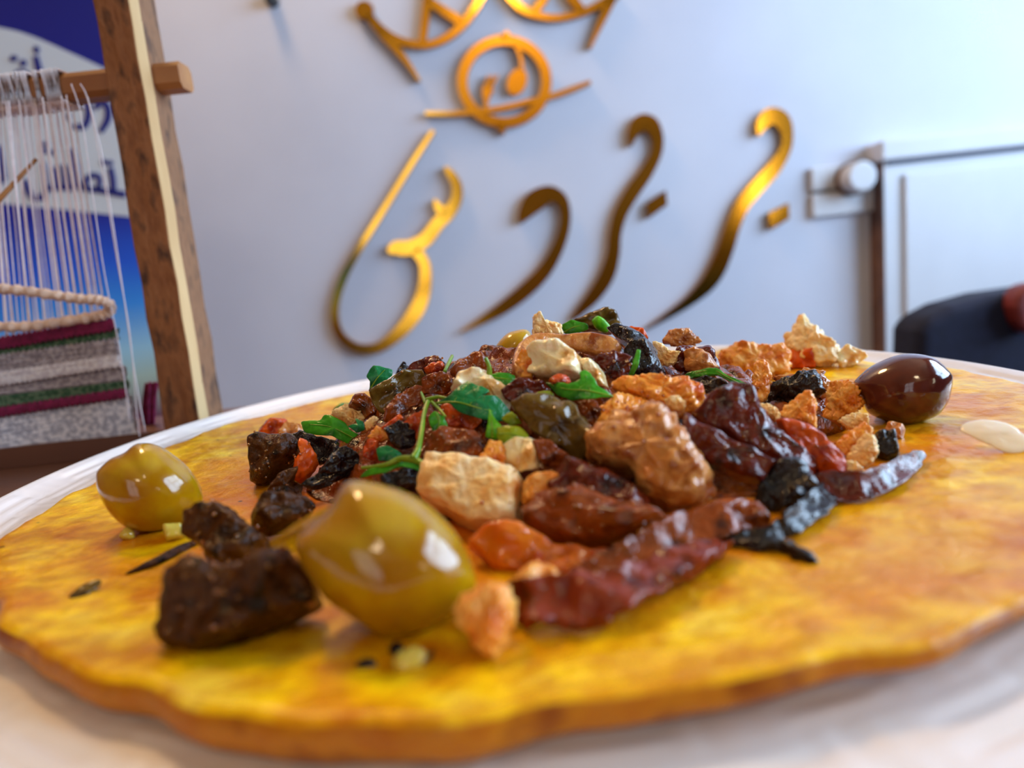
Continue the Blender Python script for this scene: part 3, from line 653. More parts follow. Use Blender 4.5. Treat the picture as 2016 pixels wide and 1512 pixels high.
veg(EG, 'broad olive brown eggplant skin with a blue window glint', 'skin_olive', B([(355, 650), (480, 600), (640, 600), (750, 640), (850, 760), (930, 860), (880, 1000), (760, 1030), (700, 960), (570, 900), (440, 770)]), off=-.25, T=.22, amp=.07, tilt=.15, wet=6)
veg(ON, 'brown onion wedge below the broad olive brown skin', 'onion_brown', B([(500, 900), (600, 890), (700, 970), (780, 1040), (700, 1080), (560, 1060)]), off=-.2)
veg(ON, 'dark brown onion strip right of the broad olive brown skin', 'onion_brown', B([(790, 640), (900, 620), (960, 690), (930, 800), (860, 780)]), off=.1, wet=6)
# right flank
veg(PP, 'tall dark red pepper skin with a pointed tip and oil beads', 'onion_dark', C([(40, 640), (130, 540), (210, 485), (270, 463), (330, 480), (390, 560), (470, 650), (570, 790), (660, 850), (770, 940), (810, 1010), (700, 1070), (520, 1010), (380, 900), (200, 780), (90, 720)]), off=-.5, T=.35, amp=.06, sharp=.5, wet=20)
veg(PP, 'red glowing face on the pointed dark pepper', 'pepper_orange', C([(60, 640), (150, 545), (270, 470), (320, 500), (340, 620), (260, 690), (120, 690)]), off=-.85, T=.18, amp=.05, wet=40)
veg(EG, 'purple black eggplant layer across the large chicken chunk', 'onion_dark', C([(-20, 670), (90, 720), (250, 800), (430, 890), (500, 960), (450, 1070), (260, 1010), (100, 920), (-40, 800)]), off=-.75, T=.25, wet=14)
veg(PP, 'glowing red brown pepper petal beside the pointed chicken chunk', 'pepper_red', C([(530, 690), (680, 690), (800, 770), (900, 870), (970, 970), (950, 1050), (820, 1020), (700, 910), (600, 800)]), off=-.35, T=.2, amp=.05, wet=20)
veg(EG, 'black beaded eggplant chunk below the purple layer', 'skin_black', C([(400, 1190), (470, 1010), (600, 920), (730, 950), (790, 1080), (720, 1160), (560, 1230)]), off=-.5)
strip('pepper_strip', 'dark red pepper strip pointing out over bare crepe', 'pepper', 'onion_dark', C([(700, 1120, 150), (880, 1090, 190), (1050, 1080, 170), (1200, 1030, 150), (1330, 945, 115), (1412, 885, 46)]), t=.07, sq=.35, curl=.35, twist=.5, fs=2.4, ns=22, off=-.2, amp=.06, group='long pepper strips', wet=6)
strip('pepper_strip', 'long brown red pepper strip behind the front one', 'pepper', 'onion_brown', F([(560, 720, 90), (760, 660, 150), (960, 570, 190), (1150, 490, 200), (1350, 430, 170), (1500, 410, 150)]), t=.13, sq=.4, curl=.25, twist=.3, fs=2.2, ns=22, off=-.2, amp=.10, group='long pepper strips', wet=50)
strip('pepper_strip', 'thick glossy red pepper strip lying on crepe before all others', 'pepper', 'pepper_maroon', F([(230, 850, 150), (350, 850, 250), (500, 850, 285), (700, 830, 290), (900, 760, 230), (1100, 675, 170), (1250, 600, 150), (1330, 560, 110)]), Y=9.7, t=.15, sq=.4, curl=.22, twist=-.4, amp=.14, fs=2.0, nl=70, ns=24, group='long pepper strips', wet=60)
strip('onion_strip', 'black onion strand crossing toward bare crepe', 'onion', 'skin_black', F([(1300, 540, 50), (1450, 560, 60), (1600, 570, 70), (1700, 600, 70), (1780, 650, 40)]), t=.06, sq=.4, twist=.8, off=0, amp=.07, fs=2.5, group='onion strands')
strip('eggplant_strip', 'bluish black eggplant strand twisted below the beaded chunk', 'eggplant', 'skin_black', F([(1350, 530, 70), (1550, 510, 90), (1680, 440, 130), (1800, 340, 120), (1870, 270, 60)]), t=.06, sq=.4, curl=.3, twist=.6, fs=2.4, off=-.15, amp=.08, group='eggplant strands')
veg(EG, 'brown wet eggplant face between the pepper strips', 'onion_brown', F([(1240, 440), (1380, 350), (1500, 340), (1560, 430), (1500, 520), (1350, 520)]), off=-.3, wet=10)
veg(ON, 'tomato orange soft onion in the oil beside the big green olive', 'oily_onion', F([(60, 560), (130, 490), (300, 480), (480, 560), (700, 600), (780, 620), (640, 690), (440, 700), (200, 660)]), off=0, T=.25, tilt=.5, wet=30)
veg(EG, 'dark oily eggplant slab full of bubbles below the red curl', 'onion_brown', F([(330, 450), (440, 350), (600, 310), (900, 370), (1060, 440), (920, 540), (640, 590), (420, 530)]), off=-.1, T=.5, wet=110)
veg(ON, 'curled dark red onion beside the large chicken chunk', 'onion_dark', F([(480, 310), (490, 190), (560, 150), (680, 170), (820, 230), (930, 310), (930, 390), (720, 360), (560, 350)]), off=-.35, T=.4, wet=25)
veg(ON, 'soft amber onion tip behind the small tapered chicken bit', 'chicken', F([(250, 770), (340, 680), (480, 710), (500, 780), (400, 850), (300, 840)]), Y=9.9, T=.3)
veg(PP, 'square red pepper piece between two browned chicken chunks', 'pepper_orange', C([(615, 270), (770, 255), (780, 370), (620, 385)]), off=-.2, e=.4, T=.2, sharp=.85, amp=.03)
veg(EG, 'crumpled black glossy eggplant skin among chicken chunks', 'skin_black', C([(480, 595), (540, 470), (650, 440), (720, 385), (790, 400), (820, 500), (760, 545), (640, 590), (560, 635)]), off=-.4, amp=.14, T=.3)
veg(EG, 'black eggplant bit under the slender parsley blade', 'skin_black', C([(40, 460), (100, 420), (220, 440), (260, 480), (160, 530), (70, 510)]), off=0)
veg(MU, 'brown mushroom slice with a dark rim above the slender parsley blade', 'chicken_brown', C([(0, 280), (60, 250), (140, 290), (185, 370), (80, 405), (0, 395)]), off=.2, T=.3)
veg(MU, 'dark purple mushroom cap beside the brown mushroom slice', 'onion_dark', B([(1420, 370), (1450, 300), (1540, 270), (1640, 280), (1720, 350), (1740, 440), (1640, 440), (1480, 430)]), off=.4)
veg(ON, 'pale yellow onion leaf lying behind the curled-tip chicken', 'white_onion', C([(890, 310), (950, 240), (1080, 310), (1000, 365), (920, 380)]), off=1.0, T=.15)
veg(MU, 'black mushroom stub lying on crepe', 'skin_black', C([(1130, 790), (1250, 770), (1275, 900), (1200, 935), (1125, 890)]), off=0, T=.3)
veg(MU, 'brown ridged mushroom stalk end on the black stub', 'chicken_brown', C([(1195, 765), (1220, 705), (1300, 720), (1285, 795), (1230, 800)]), off=-.2, T=.2)
# front left
veg(MU, 'dark mushroom cap piece sitting higher beside the pointed green olive', 'mushroom_dark', EE([(190, 430), (220, 330), (300, 300), (420, 290), (500, 350), (600, 420), (660, 510), (600, 630), (480, 670), (340, 600), (320, 530), (220, 470)]), Y=11.3, T=.55, amp=.12, wet=40)
veg(MU, 'large dark mushroom slab lying on crepe at the foot of the big green olive', 'mushroom_dark', EE([(25, 980), (90, 800), (100, 640), (300, 610), (460, 650), (640, 610), (800, 530), (880, 640), (960, 830), (760, 930), (600, 1000), (400, 1080), (200, 1100), (70, 1060)]), Y=9.9, T=.55, amp=.07, e=.55, wet=110)
veg(EG, 'grey brown eggplant bit behind the loose olive skin', 'mushroom_dark', EE([(570, 350), (600, 230), (700, 225), (860, 250), (910, 320), (800, 400), (640, 420)]), Y=12.4, T=.4, wet=10)
strip('pepper_strip', 'thin charred strip lying flat between pointed olive and dark mushroom', 'pepper', 'mushroom_dark', D([(830, 1115, 14), (960, 1060, 50), (1100, 990, 60), (1200, 940, 60), (1300, 900, 40)]), t=.05, Y=None, off=0, amp=.02, group='long pepper strips')
piece('herb_flake', 'small dark herb flake lying alone on bare crepe', 'herb', 'skin_olive', D([(455, 1265), (520, 1200), (600, 1160), (670, 1150), (640, 1205), (540, 1262)]), 'herb flakes', T=.04, tilt=.6)
piece('herb_flake', 'black speck of herb under the big green olive', 'herb', 'skin_black', EE([(1340, 1090), (1370, 1050), (1420, 1060), (1420, 1110), (1370, 1130)]), 'herb flakes', T=.05, tilt=.5, Y=seat(776, 1275))
piece('herb_flake', 'dark curved herb scrap by the tapered chicken bit', 'herb', 'skin_olive', EE([(1500, 1180), (1540, 1130), (1600, 1090), (1580, 1140), (1530, 1190)]), 'herb flakes', T=.05, tilt=.5, Y=seat(838, 1292))
piece('onion_piece', 'tiny grey onion scrap on crepe below the big green olive', 'onion', 'skin_black', EE([(1150, 1190), (1190, 1150), (1260, 1150), (1270, 1190), (1200, 1210)]), 'cooked onion pieces', T=.06, tilt=.5, Y=seat(720, 1310))
piece('onion_piece', 'pale clear onion scrap on crepe below the big green olive', 'onion', 'onion_clear', EE([(1360, 1190), (1400, 1110), (1500, 1080), (1560, 1110), (1520, 1190), (1420, 1220)]), 'cooked onion pieces', T=.1, tilt=.5, Y=seat(805, 1300))
piece('onion_piece', 'clear diced onion cube at the foot of the pointed green olive', 'onion', 'onion_clear', D([(1075, 790), (1200, 780), (1225, 870), (1100, 885)]), 'cooked onion pieces', T=.15, e=.45, sharp=.7, Y=13.4, tilt=.3)
piece('onion_piece', 'yellowish onion crumb under the left side of the pointed green olive', 'onion', 'onion_clear', D([(790, 860), (830, 805), (880, 820), (890, 870), (840, 885)]), 'cooked onion pieces', T=.12, Y=13.6, tilt=.3)
piece('glare_blob', 'white blob standing in for glare on bare crepe by the purple olive', 'glare', 'glare', C([(1640, 745), (1700, 690), (1850, 690), (1990, 755), (2060, 820), (1990, 880), (1880, 870), (1750, 810)]), None, T=.06, tilt=.6, Y=seat(1960, 858))  # glare on the crepe, built as a flat white blob

# ================================================================== PARSLEY
leaf('big bright parsley leaf with a thick stalk lying over black eggplant', 'parsley', G([(555, 700), (620, 715), (750, 722), (790, 680), (870, 690), (980, 740), (1060, 830), (1150, 870), (1290, 880), (1180, 975), (1090, 970), (1000, 950), (850, 900), (700, 870), (600, 830), (575, 760)]),
     rib=G([(1140, 930), (1020, 880), (850, 810), (640, 760)]), stem=G([(1140, 930, 80), (1150, 1050, 70), (1150, 1180, 75)]), veins=[G([(980, 860), (900, 760)]), G([(900, 830), (780, 850)])], off=-.6)
leaf('upright chopped parsley leaf at the end of the olive brown strip', 'parsley_dark', G([(1220, 310), (1250, 240), (1290, 195), (1380, 210), (1475, 240), (1470, 300), (1370, 375), (1290, 430), (1240, 450), (1255, 350)]),
     rib=G([(1260, 420), (1320, 330), (1400, 240)]), off=-.1, tilt=.1)
leaf('broad dark green parsley leaf spread over the cream mushroom slice', 'parsley_dark', A([(1320, 600), (1400, 590), (1470, 530), (1545, 480), (1580, 510), (1640, 525), (1700, 560), (1640, 605), (1740, 590), (1800, 640), (1840, 690), (1800, 745), (1640, 755), (1500, 700), (1420, 640)]),
     rib=A([(1330, 610), (1480, 640), (1640, 690), (1790, 700)]), veins=[A([(1450, 635), (1540, 520)]), A([(1560, 660), (1690, 565)]), A([(1640, 690), (1700, 740)])], off=-.5)
leaf('olive green parsley leaf with a round lobe beside the white onion heart', 'parsley', B([(580, 475), (650, 520), (740, 520), (820, 480), (808, 440), (845, 418), (890, 450), (940, 530), (1040, 580), (900, 610), (760, 625), (660, 580)]),
     rib=B([(1030, 580), (860, 570), (720, 555), (600, 490)]), veins=[B([(880, 570), (850, 460)])], off=-.6)
leaf('small pointed light green leaf above the pale mushroom end', 'parsley_light', A([(1692, 680), (1720, 740), (1770, 800), (1740, 890), (1665, 870), (1680, 780)]), rib=A([(1710, 880), (1710, 800), (1695, 700)]), off=-.4, tilt=.1)
leaf('yellowing parsley leaf draped over the pale mushroom end', 'parsley_yellow', A([(1740, 800), (1830, 790), (1900, 805), (1950, 850), (1955, 925), (1860, 925), (1750, 900)]), rib=A([(1750, 850), (1850, 860), (1940, 890)]), off=-.35)
leaf('yellow green leaf scrap beside the broad dark green leaf', 'parsley_yellow', A([(1770, 745), (1840, 700), (1905, 775), (1830, 795)]), off=-.2)
leaf('small leaf hanging at the forked stalk', 'parsley', A([(1290, 740), (1330, 700), (1390, 740), (1418, 800), (1330, 858), (1300, 800)]), rib=A([(1340, 710), (1360, 780), (1340, 850)]), off=-.45, tilt=.1)
leaf('tiny dark parsley scrap on black eggplant', 'parsley_dark', A([(940, 945), (1000, 925), (1080, 955), (1112, 980), (1060, 1025), (960, 1025)]), off=-.3)
leaf('chopped parsley leaf with a short stem beside the yellow olive', 'parsley', A([(1685, 460), (1760, 445), (1862, 458), (1850, 520), (1750, 532), (1690, 505)]), rib=A([(1690, 470), (1770, 490), (1850, 490)]), stem=A([(1665, 350, 26), (1690, 410, 30), (1690, 465, 44)]), off=-.35)
leaf('folded green parsley leaf on the summit beside the shredded fin', 'parsley', H([(1190, 230), (1300, 170), (1400, 190), (1490, 210), (1505, 270), (1400, 320), (1240, 345), (1210, 290)]), rib=H([(1210, 320), (1330, 260), (1480, 220)]), off=-.1, tilt=.15)
leaf('thin dark blade of parsley between the brown petals and the black olive half', 'parsley', B([(1120, 490), (1150, 420), (1190, 290), (1215, 300), (1200, 400), (1150, 490)]), off=-.75, tilt=.05)
leaf('slender curved parsley blade crossing above the pointed dark pepper', 'parsley', C([(-20, 420), (0, 385), (90, 370), (180, 378), (260, 425), (400, 455), (395, 490), (280, 460), (160, 405), (60, 410)]), rib=C([(390, 475), (260, 438), (150, 390), (0, 400)]), off=-.4)
leaf('dark leaf edge behind the small round chicken bit', 'parsley_dark', G([(860, 660), (900, 610), (980, 570), (1060, 565), (1060, 585), (960, 600), (880, 660)]), off=-.1)
leaf('little dark sprig below the small round chicken bit', 'parsley_dark', G([(1030, 790), (1130, 770), (1100, 710), (1190, 760), (1200, 830), (1120, 860)]), off=-.4)
leaf('green leaf lying along the foot of the chicken cube', 'parsley', A([(1060, 1060), (1160, 1010), (1230, 1000), (1310, 1080), (1290, 1100), (1200, 1060), (1100, 1070), (1000, 1110), (820, 1090), (860, 1060)]), off=-.4, tilt=.4)
leaf('olive green leaf edge under the lobed leaf', 'parsley_yellow', B([(470, 600), (540, 575), (620, 565), (640, 590), (560, 600)]), off=-.35)
v, f = strip_geo(H([(1570, 150, 90), (1640, 220, 130), (1720, 290, 90)]), t=.16, off=-.15, amp=.02)
o = link('chopped_stem', v, f, 'parsley_light', smooth=True); tag(o, 'bright green chopped stem piece on the summit', 'parsley', 'chopped parsley stems')
def stem_thing(label, paths):
    V, Fc = [], []
    main = None
    for i, (pth, off) in enumerate(paths):
        Q = catmull([at(q[0], q[1], heap_depth(q[0], q[1])+off) for q in pth], 8)
        r = [q.x for q in catmull([Vector((q[2]*16/FPX/2, 0, 0)) for q in pth], 8)]
        v, f = tube_geo(Q, r, 9)
        if main is None: main = link('parsley_stalk', v, f, 'stem_green', smooth=True); tag(main, label, 'parsley', 'chopped parsley stems')
        else: link('side_stalk', v, f, 'stem_green', main, smooth=True)
stem_thing('forked pale green parsley stalk standing among black eggplant', [(A([(1285, 640, 30), (1260, 720, 28), (1245, 820, 30), (1222, 950, 34), (1190, 1020, 50)]), -.65),
           (A([(1190, 1020, 44), (1250, 1050, 30), (1310, 1090, 24)]), -.6), (A([(1190, 1020, 46), (1100, 1020, 36), (1000, 1060, 26), (850, 1080, 20)]), -.6), (A([(1270, 650, 24), (1240, 580, 16)]), -.6),
           (A([(1275, 630, 30), (1350, 610, 22), (1420, 620, 14)]), -.6), (A([(1310, 640, 20), (1360, 690, 18), (1400, 740, 14)]), -.6)])
stem_thing('thin green stem sticking up between two onion lumps', [(A([(1445, 340, 26), (1420, 390, 28), (1395, 445, 26)]), -.1)])

# ================================================================== OIL DROPLETS
def droplets():
    bm = bmesh.new(); bmesh.ops.create_icosphere(bm, subdivisions=2, radius=1); bv = [v.co.copy() for v in bm.verts]; bf = [tuple(v.index for v in f.verts) for f in bm.faces]; bm.free()
    V, Fc = [], []; rnd = random.Random(3)
    for verts, faces, c, cnt in WET:
        k = 0; tries = 0
        cl = [rnd.choice(verts) for _ in range(max(1, cnt//9))]
        while k < cnt and tries < cnt*40:
            tries += 1
            p = Vector(rnd.choice(verts)); n = (p-c).normalized()
            if n.dot((CAM-p).normalized()) < .15 or n.z < -.3: continue
            if rnd.random() < .75 and min((p-Vector(q)).length for q in cl) > .45: continue
            r = .012+.030*rnd.random()**2
            p = p+Vector((rnd.uniform(-.05, .05), rnd.uniform(-.05, .05), rnd.uniform(-.03, .03)))
            b = len(V); V += [p+q*r for q in bv]; Fc += [tuple(i+b for i in f) for f in bf]; k += 1
    o = link('oil_droplets', V, Fc, 'oil', smooth=True); tag(o, 'tiny golden oil droplets beading on the filling', 'oil', kind='stuff')
droplets()

# ================================================================== WALL SIGN
def ribbon_geo(path, Y, depth, n=10):
    P = catmull([Vector((p[0], p[1], 0)) for p in path], n); Wd = [max(q.x, .5) for q in catmull([Vector((p[2], 0, 0)) for p in path], n)]
    m = len(P); Lf, Rt = [], []
    for i, p in enumerate(P):
        tg = (P[min(i+1, m-1)]-P[max(i-1, 0)]).normalized(); s = Vector((-tg.y, tg.x, 0))*Wd[i]/2
        Lf.append(p+s); Rt.append(p-s)
    V, Fc, sl = [], [], []
    for q in Lf+Rt:
        w = at(q.x, q.y, Y); V.append(w)
    for q in Lf+Rt:
        w = at(q.x, q.y, Y); V.append(w+Vector((0, depth, 0)))
    N2 = 2*m
    for i in range(m-1):
        Fc.append((i, i+1, m+i+1, m+i)); sl.append(0); Fc.append((N2+i, N2+m+i, N2+m+i+1, N2+i+1)); sl.append(1)
        Fc.append((i, N2+i, N2+i+1, i+1)); sl.append(1); Fc.append((m+i, m+i+1, N2+m+i+1, N2+m+i)); sl.append(1)
    Fc.append((0, m, N2+m, N2)); sl.append(1); Fc.append((m-1, N2+m-1, N2+2*m-1, 2*m-1)); sl.append(1)
    return V, Fc, sl
def poly_geo(pts, Y, depth):
    n = len(pts); V = [at(p[0], p[1], Y) for p in pts]; V += [v+Vector((0, depth, 0)) for v in V]
    Fc = [tuple(range(n)), tuple(range(2*n-1, n-1, -1))]; sl = [0, 1]
    for i in range(n): j = (i+1) % n; Fc.append((i, j, n+j, n+i)); sl.append(1)
    return V, Fc, sl
def sign_part(name, geo, parent=None, ms=('gold', 'gold_edge'), origin=None):
    V, Fc, sl = geo; return link(name, V, Fc, list(ms), parent, slots=sl, origin=origin)
def joing(gs):
    V, Fc, sl = [], [], []
    for v, f, s in gs:
        n = len(V); V += v; Fc += [tuple(i+n for i in q) for q in f]; sl += s
    return V, Fc, sl
SY, SD = WALL-1.6, 1.6      # letters stand out from the wall
GR = 'gold letters on the wall'
R3, R4, R5 = S3, S4, S5
o = sign_part('wall_letter', joing([
    ribbon_geo(R4([(735, 165, 22), (600, 375, 27), (450, 620, 30), (300, 860, 33), (220, 1010, 36), (175, 1150, 38), (172, 1260, 42), (205, 1345, 46), (285, 1408, 52), (380, 1418, 56), (460, 1390, 62), (560, 1305, 74), (640, 1195, 84), (682, 1080, 74), (690, 960, 62), (668, 895, 60), (630, 850, 60)]), SY, SD),
    ribbon_geo(R4([(480, 862, 26), (520, 838, 78), (600, 835, 84), (690, 790, 78), (760, 700, 74), (820, 640, 72), (868, 560, 62), (868, 470, 56), (825, 400, 40), (800, 372, 8)]), SY, SD),
    ribbon_geo(R4([(742, 558, 8), (770, 610, 50), (810, 650, 60)]), SY, SD)]))
tag(o, 'gold mirror Arabic letter seen with a long thin looping tail', 'letter', GR)
o = sign_part('wall_letter', ribbon_geo(R4([(1232, 692, 20), (1262, 640, 78), (1320, 570, 120), (1400, 528, 96), (1468, 560, 72), (1494, 640, 58), (1484, 740, 60), (1440, 860, 68), (1370, 975, 78), (1270, 1078, 82), (1150, 1172, 72), (1040, 1240, 50), (890, 1322, 8)]), SY, SD))
tag(o, 'gold mirror Arabic letter waw with a fat round head and sweeping tail', 'letter', GR)
o = sign_part('wall_letter', ribbon_geo(R5([(262, 390, 14), (278, 320, 60), (318, 262, 92), (375, 270, 92), (412, 340, 66), (408, 430, 60), (352, 540, 72), (282, 640, 78), (212, 760, 72), (178, 880, 66), (166, 1000, 70), (130, 1120, 82), (62, 1228, 74), (-20, 1320, 46), (-70, 1372, 14)]), SY, SD))
tag(o, 'gold mirror Arabic letter with a dark hooked top, between waw and the yellow streaked letter', 'letter', GR)
o = sign_part('letter_dot', poly_geo(S5([(352, 712), (460, 640), (468, 722), (362, 798)]), SY, SD)); tag(o, 'dark gold diamond dot beside the dark hooked letter', 'letter dot', GR)
o = sign_part('wall_letter', ribbon_geo(R5([(982, 330, 14), (1000, 272, 66), (1050, 222, 92), (1112, 245, 92), (1142, 325, 66), (1130, 415, 62), (1065, 520, 78), (965, 630, 80), (890, 725, 78), (840, 840, 78), (800, 965, 84), (750, 1085, 90), (690, 1175, 80), (600, 1258, 56), (480, 1340, 34), (335, 1428, 6)]), SY, SD))
tag(o, 'gold mirror Arabic letter with a bright yellow upper streak and long tail', 'letter', GR)
o = sign_part('letter_dot', poly_geo(S5([(1036, 770), (1150, 712), (1154, 800), (1048, 862)]), SY, SD)); tag(o, 'bright yellow gold diamond dot beside the yellow streaked letter', 'letter dot', GR)
# round emblem
em = empty('wall_emblem', at(993, 165, SY)); tag(em, 'round gold wall emblem of spoon and fork inside a ring', 'emblem')
ring = [(1220+258*math.cos(a), 495+252*math.sin(a), 62) for a in [2*math.pi*k/28 for k in range(29)]]
sign_part('ring', joing([ribbon_geo(R3(ring), SY, SD, 4), poly_geo(S3([(1180, 235), (1232, 182), (1285, 240)]), SY, SD), poly_geo(S3([(1150, 755), (1240, 755), (1212, 822)]), SY, SD)]), em)
bowl = [(1297+58*math.cos(a)*math.cos(.35)-84*math.sin(a)*math.sin(.35), 498+58*math.cos(a)*math.sin(.35)+84*math.sin(a)*math.cos(.35)) for a in [2*math.pi*k/24 for k in range(24)]]
sign_part('spoon', joing([poly_geo(S3(bowl), SY, SD), ribbon_geo(R3([(1290, 270, 26), (1318, 350, 20), (1328, 430, 24)]), SY, SD)]), em)
sign_part('fork', joing([ribbon_geo(R3([(1115, 720, 26), (1108, 630, 26), (1112, 560, 62), (1130, 530, 66)]), SY, SD)]+[ribbon_geo(R3([(1098+22*i, 540-6*i, 12), (1112+26*i, 492-4*i, 10), (1122+28*i, 455, 8)]), SY, SD) for i in range(3)]), em)
sign_part('cross_line', ribbon_geo(R3([(735, 690, 22), (950, 690, 30), (1180, 662, 34), (1350, 625, 34), (1500, 588, 32), (1640, 540, 32), (1745, 498, 24)]), SY-.2, SD), em)
# ornament above the emblem
an = empty('wall_ornament', at(860, 30, SY)); tag(an, 'gold crown-like wall ornament with hanging points above the round emblem', 'wall ornament')
sign_part('finial', poly_geo(S3([(362+58*math.cos(a), 58+58*math.sin(a)) for a in [math.pi*k/4+.3 for k in range(8)]]), SY, SD), an)
sign_part('swag', ribbon_geo(R3([(385, 90, 46), (470, 180, 50), (560, 240, 52), (660, 266, 46), (760, 268, 44), (870, 225, 46), (970, 140, 50), (1050, 30, 50), (1110, -80, 50)]), SY, SD), an)
sign_part('point', ribbon_geo(R3([(395, 105, 44), (480, 215, 44), (560, 300, 46), (640, 400, 30), (700, 492, 14)]), SY, SD), an)
sign_part('spoke', ribbon_geo(R3([(755, -60, 52), (738, 90, 50), (718, 255, 44)]), SY, SD), an)
sign_part('spoke', ribbon_geo(R3([(740, -10, 50), (850, 65, 56), (960, 135, 60)]), SY, SD), an)
sign_part('swag', ribbon_geo(R3([(1220, -60, 46), (1320, 45, 52), (1440, 95, 44), (1560, 105, 40), (1700, 72, 42), (1850, 0, 50), (1920, -50, 50)]), SY, SD), an)
sign_part('spoke', ribbon_geo(R3([(1490, -60, 50), (1450, 10, 48), (1400, 70, 40)]), SY, SD), an)
sign_part('spoke', ribbon_geo(R3([(1600, -60, 60), (1650, 10, 62), (1705, 70, 40)]), SY, SD), an)
sign_part('point', ribbon_geo(R3([(1880, -20, 60), (1830, 90, 48), (1780, 200, 32), (1742, 292, 16)]), SY, SD), an)
# black hook at the very top
c = at(535, 0, WALL-1)
v, f = tube_geo([c+Vector((0, 1, 0)), c+Vector((0, -1, .0)), c+Vector((0, -1.8, -.3)), c+Vector((0, -2, .5))], [1.3, 1.3, .9, .6], 12)
o = link('wall_hook', v, f, 'black_plastic', smooth=True); tag(o, 'small black hook on the wall beside the wooden post', 'hook')

# ================================================================== WHITE WALL BOX AND FIXTURE
FD = WALL-5.5
bx = empty('wall_cabinet', at(1735, 700, WALL)); tag(bx, 'shallow white wall cabinet with its shaded side painted brown behind the navy chair', 'cabinet')
tl, bl = at(1733, 318, FD), at(1752, 690, FD)
xl = (tl.x+bl.x)/2; zt = tl.z; zb = -40
v, f = boxv((xl, FD, zb), (X1-2, WALL, zt)); link('body', v, f, 'white_paint', bx)
v, f = boxv((xl-.35, FD+.3, zb), (xl, WALL, zt)); link('shaded_side', v, f, 'brown_edge', bx)  # brown strip paints the shade on this side of the white box
v, f = boxv((xl-1.0, FD-1.2, zt), (X1-2, WALL, zt+4.2)); bevel(link('top_rail', v, f, 'white_paint', bx), .4)
v, f = boxv((xl+4, FD-.9, zb), (X1-6, FD, zt-3.2)); bevel(link('door_leaf', v, f, 'white_paint', bx), .4)
v, f = boxv((xl+.4, FD-.25, zt-1.1), (X1-2, FD, zt)); link('painted_shadow', v, f, 'dark_line', bx)  # dark strip painting the shadow line below the top rail
q0, q1 = at(1598, 330, WALL-1.6), at(1722, 415, WALL-1.6)
fx = empty('wall_fixture', ((q0.x+q1.x)/2, WALL, (q0.z+q1.z)/2)); tag(fx, 'square white wall fixture with a round knob beside the white cabinet', 'wall fixture')
zm = (q0.z+q1.z)/2
v, f = boxv((q0.x, WALL-1.6, q1.z), (q1.x, WALL, zm-.35)); bevel(link('plate_half', v, f, 'white_paint', fx), .3)
v, f = boxv((q0.x, WALL-1.6, zm+.35), (q1.x, WALL, q0.z)); bevel(link('plate_half', v, f, 'white_paint', fx), .3)
v, f = boxv((q0.x+.2, WALL-.7, zm-.35), (q1.x-.2, WALL, zm+.35)); link('slot', v, f, 'dark_line', fx)
kc = at(1676, 352, WALL-1.6)
v, f = tube_geo([kc, kc+Vector((0, -1.2, 0)), kc+Vector((0, -4.6, 0)), kc+Vector((0, -5, 0))], [3.0, 3.2, 3.2, 2.7], 28); link('knob', v, f, 'white_paint', fx)
v, f = tube_geo([kc+Vector((0, .1, 0)), kc+Vector((0, -.8, 0))], 3.7, 28); link('shade_ring', v, f, 'brown_edge', fx)  # brown ring painting the shading around the knob's edge
pts = catmull([at(1690, 316, WALL-3), at(1710, 318, WALL-3), at(1722, 330, WALL-3), at(1727, 352, WALL-3), at(1729, 420, WALL-1.5)], 8)
v, f = tube_geo(pts, .45, 8); o = link('cable', v, f, 'dark_line', fx, smooth=True)

# ================================================================== NAVY CHAIR
CY = 86
ch = empty('upholstered_chair', at(2010, 1500, CY)); ch.location = Vector((62, CY, ZF))*K
tag(ch, 'dark navy upholstered chair beyond the plate rim', 'chair')
out = [(1806, 760), (1810, 655), (1822, 632), (1880, 602), (1960, 580), (2060, 566), (2180, 560), (2220, 590), (2230, 720)]
P2 = [at(p[0], p[1], CY) for p in out]
bot = [Vector((P2[-1].x-1, CY, -24)), Vector((P2[0].x+1, CY, -24))]
ring_pts = P2+bot; n = len(ring_pts)
V = [q for q in ring_pts]+[q+Vector((0, 7, 0)) for q in ring_pts]
Fc = [tuple(range(n)), tuple(range(2*n-1, n-1, -1))]+[(i, (i+1) % n, n+(i+1) % n, n+i) for i in range(n)]
bevel(link('backrest', V, Fc, 'navy_fabric', ch), 1.5, 4)
xa, xb = P2[0].x, P2[-1].x
v, f = boxv((xa, CY-40, -31), (xb, CY+2, -23.5)); bevel(link('seat', v, f, 'navy_fabric', ch), 1.5, 4)
for lx in (xa+2, xb-6):
    for ly in (CY-38, CY+1):
        v, f = boxv((lx, ly, ZF), (lx+4, ly+4, -31)); link('leg', v, f, 'red_wood', ch)
pk = [at(p[0], p[1], CY-2.2) for p in ((2000, 605), (2006, 580), (2024, 560), (2060, 555), (2070, 640), (2030, 660), (2008, 640))]
n = len(pk); V = pk+[q+Vector((0, 3, 0)) for q in pk]
Fc = [tuple(range(n)), tuple(range(2*n-1, n-1, -1))]+[(i, (i+1) % n, n+(i+1) % n, n+i) for i in range(n)]
bevel(link('red_trim', V, Fc, 'red_wood', ch), .7, 3)

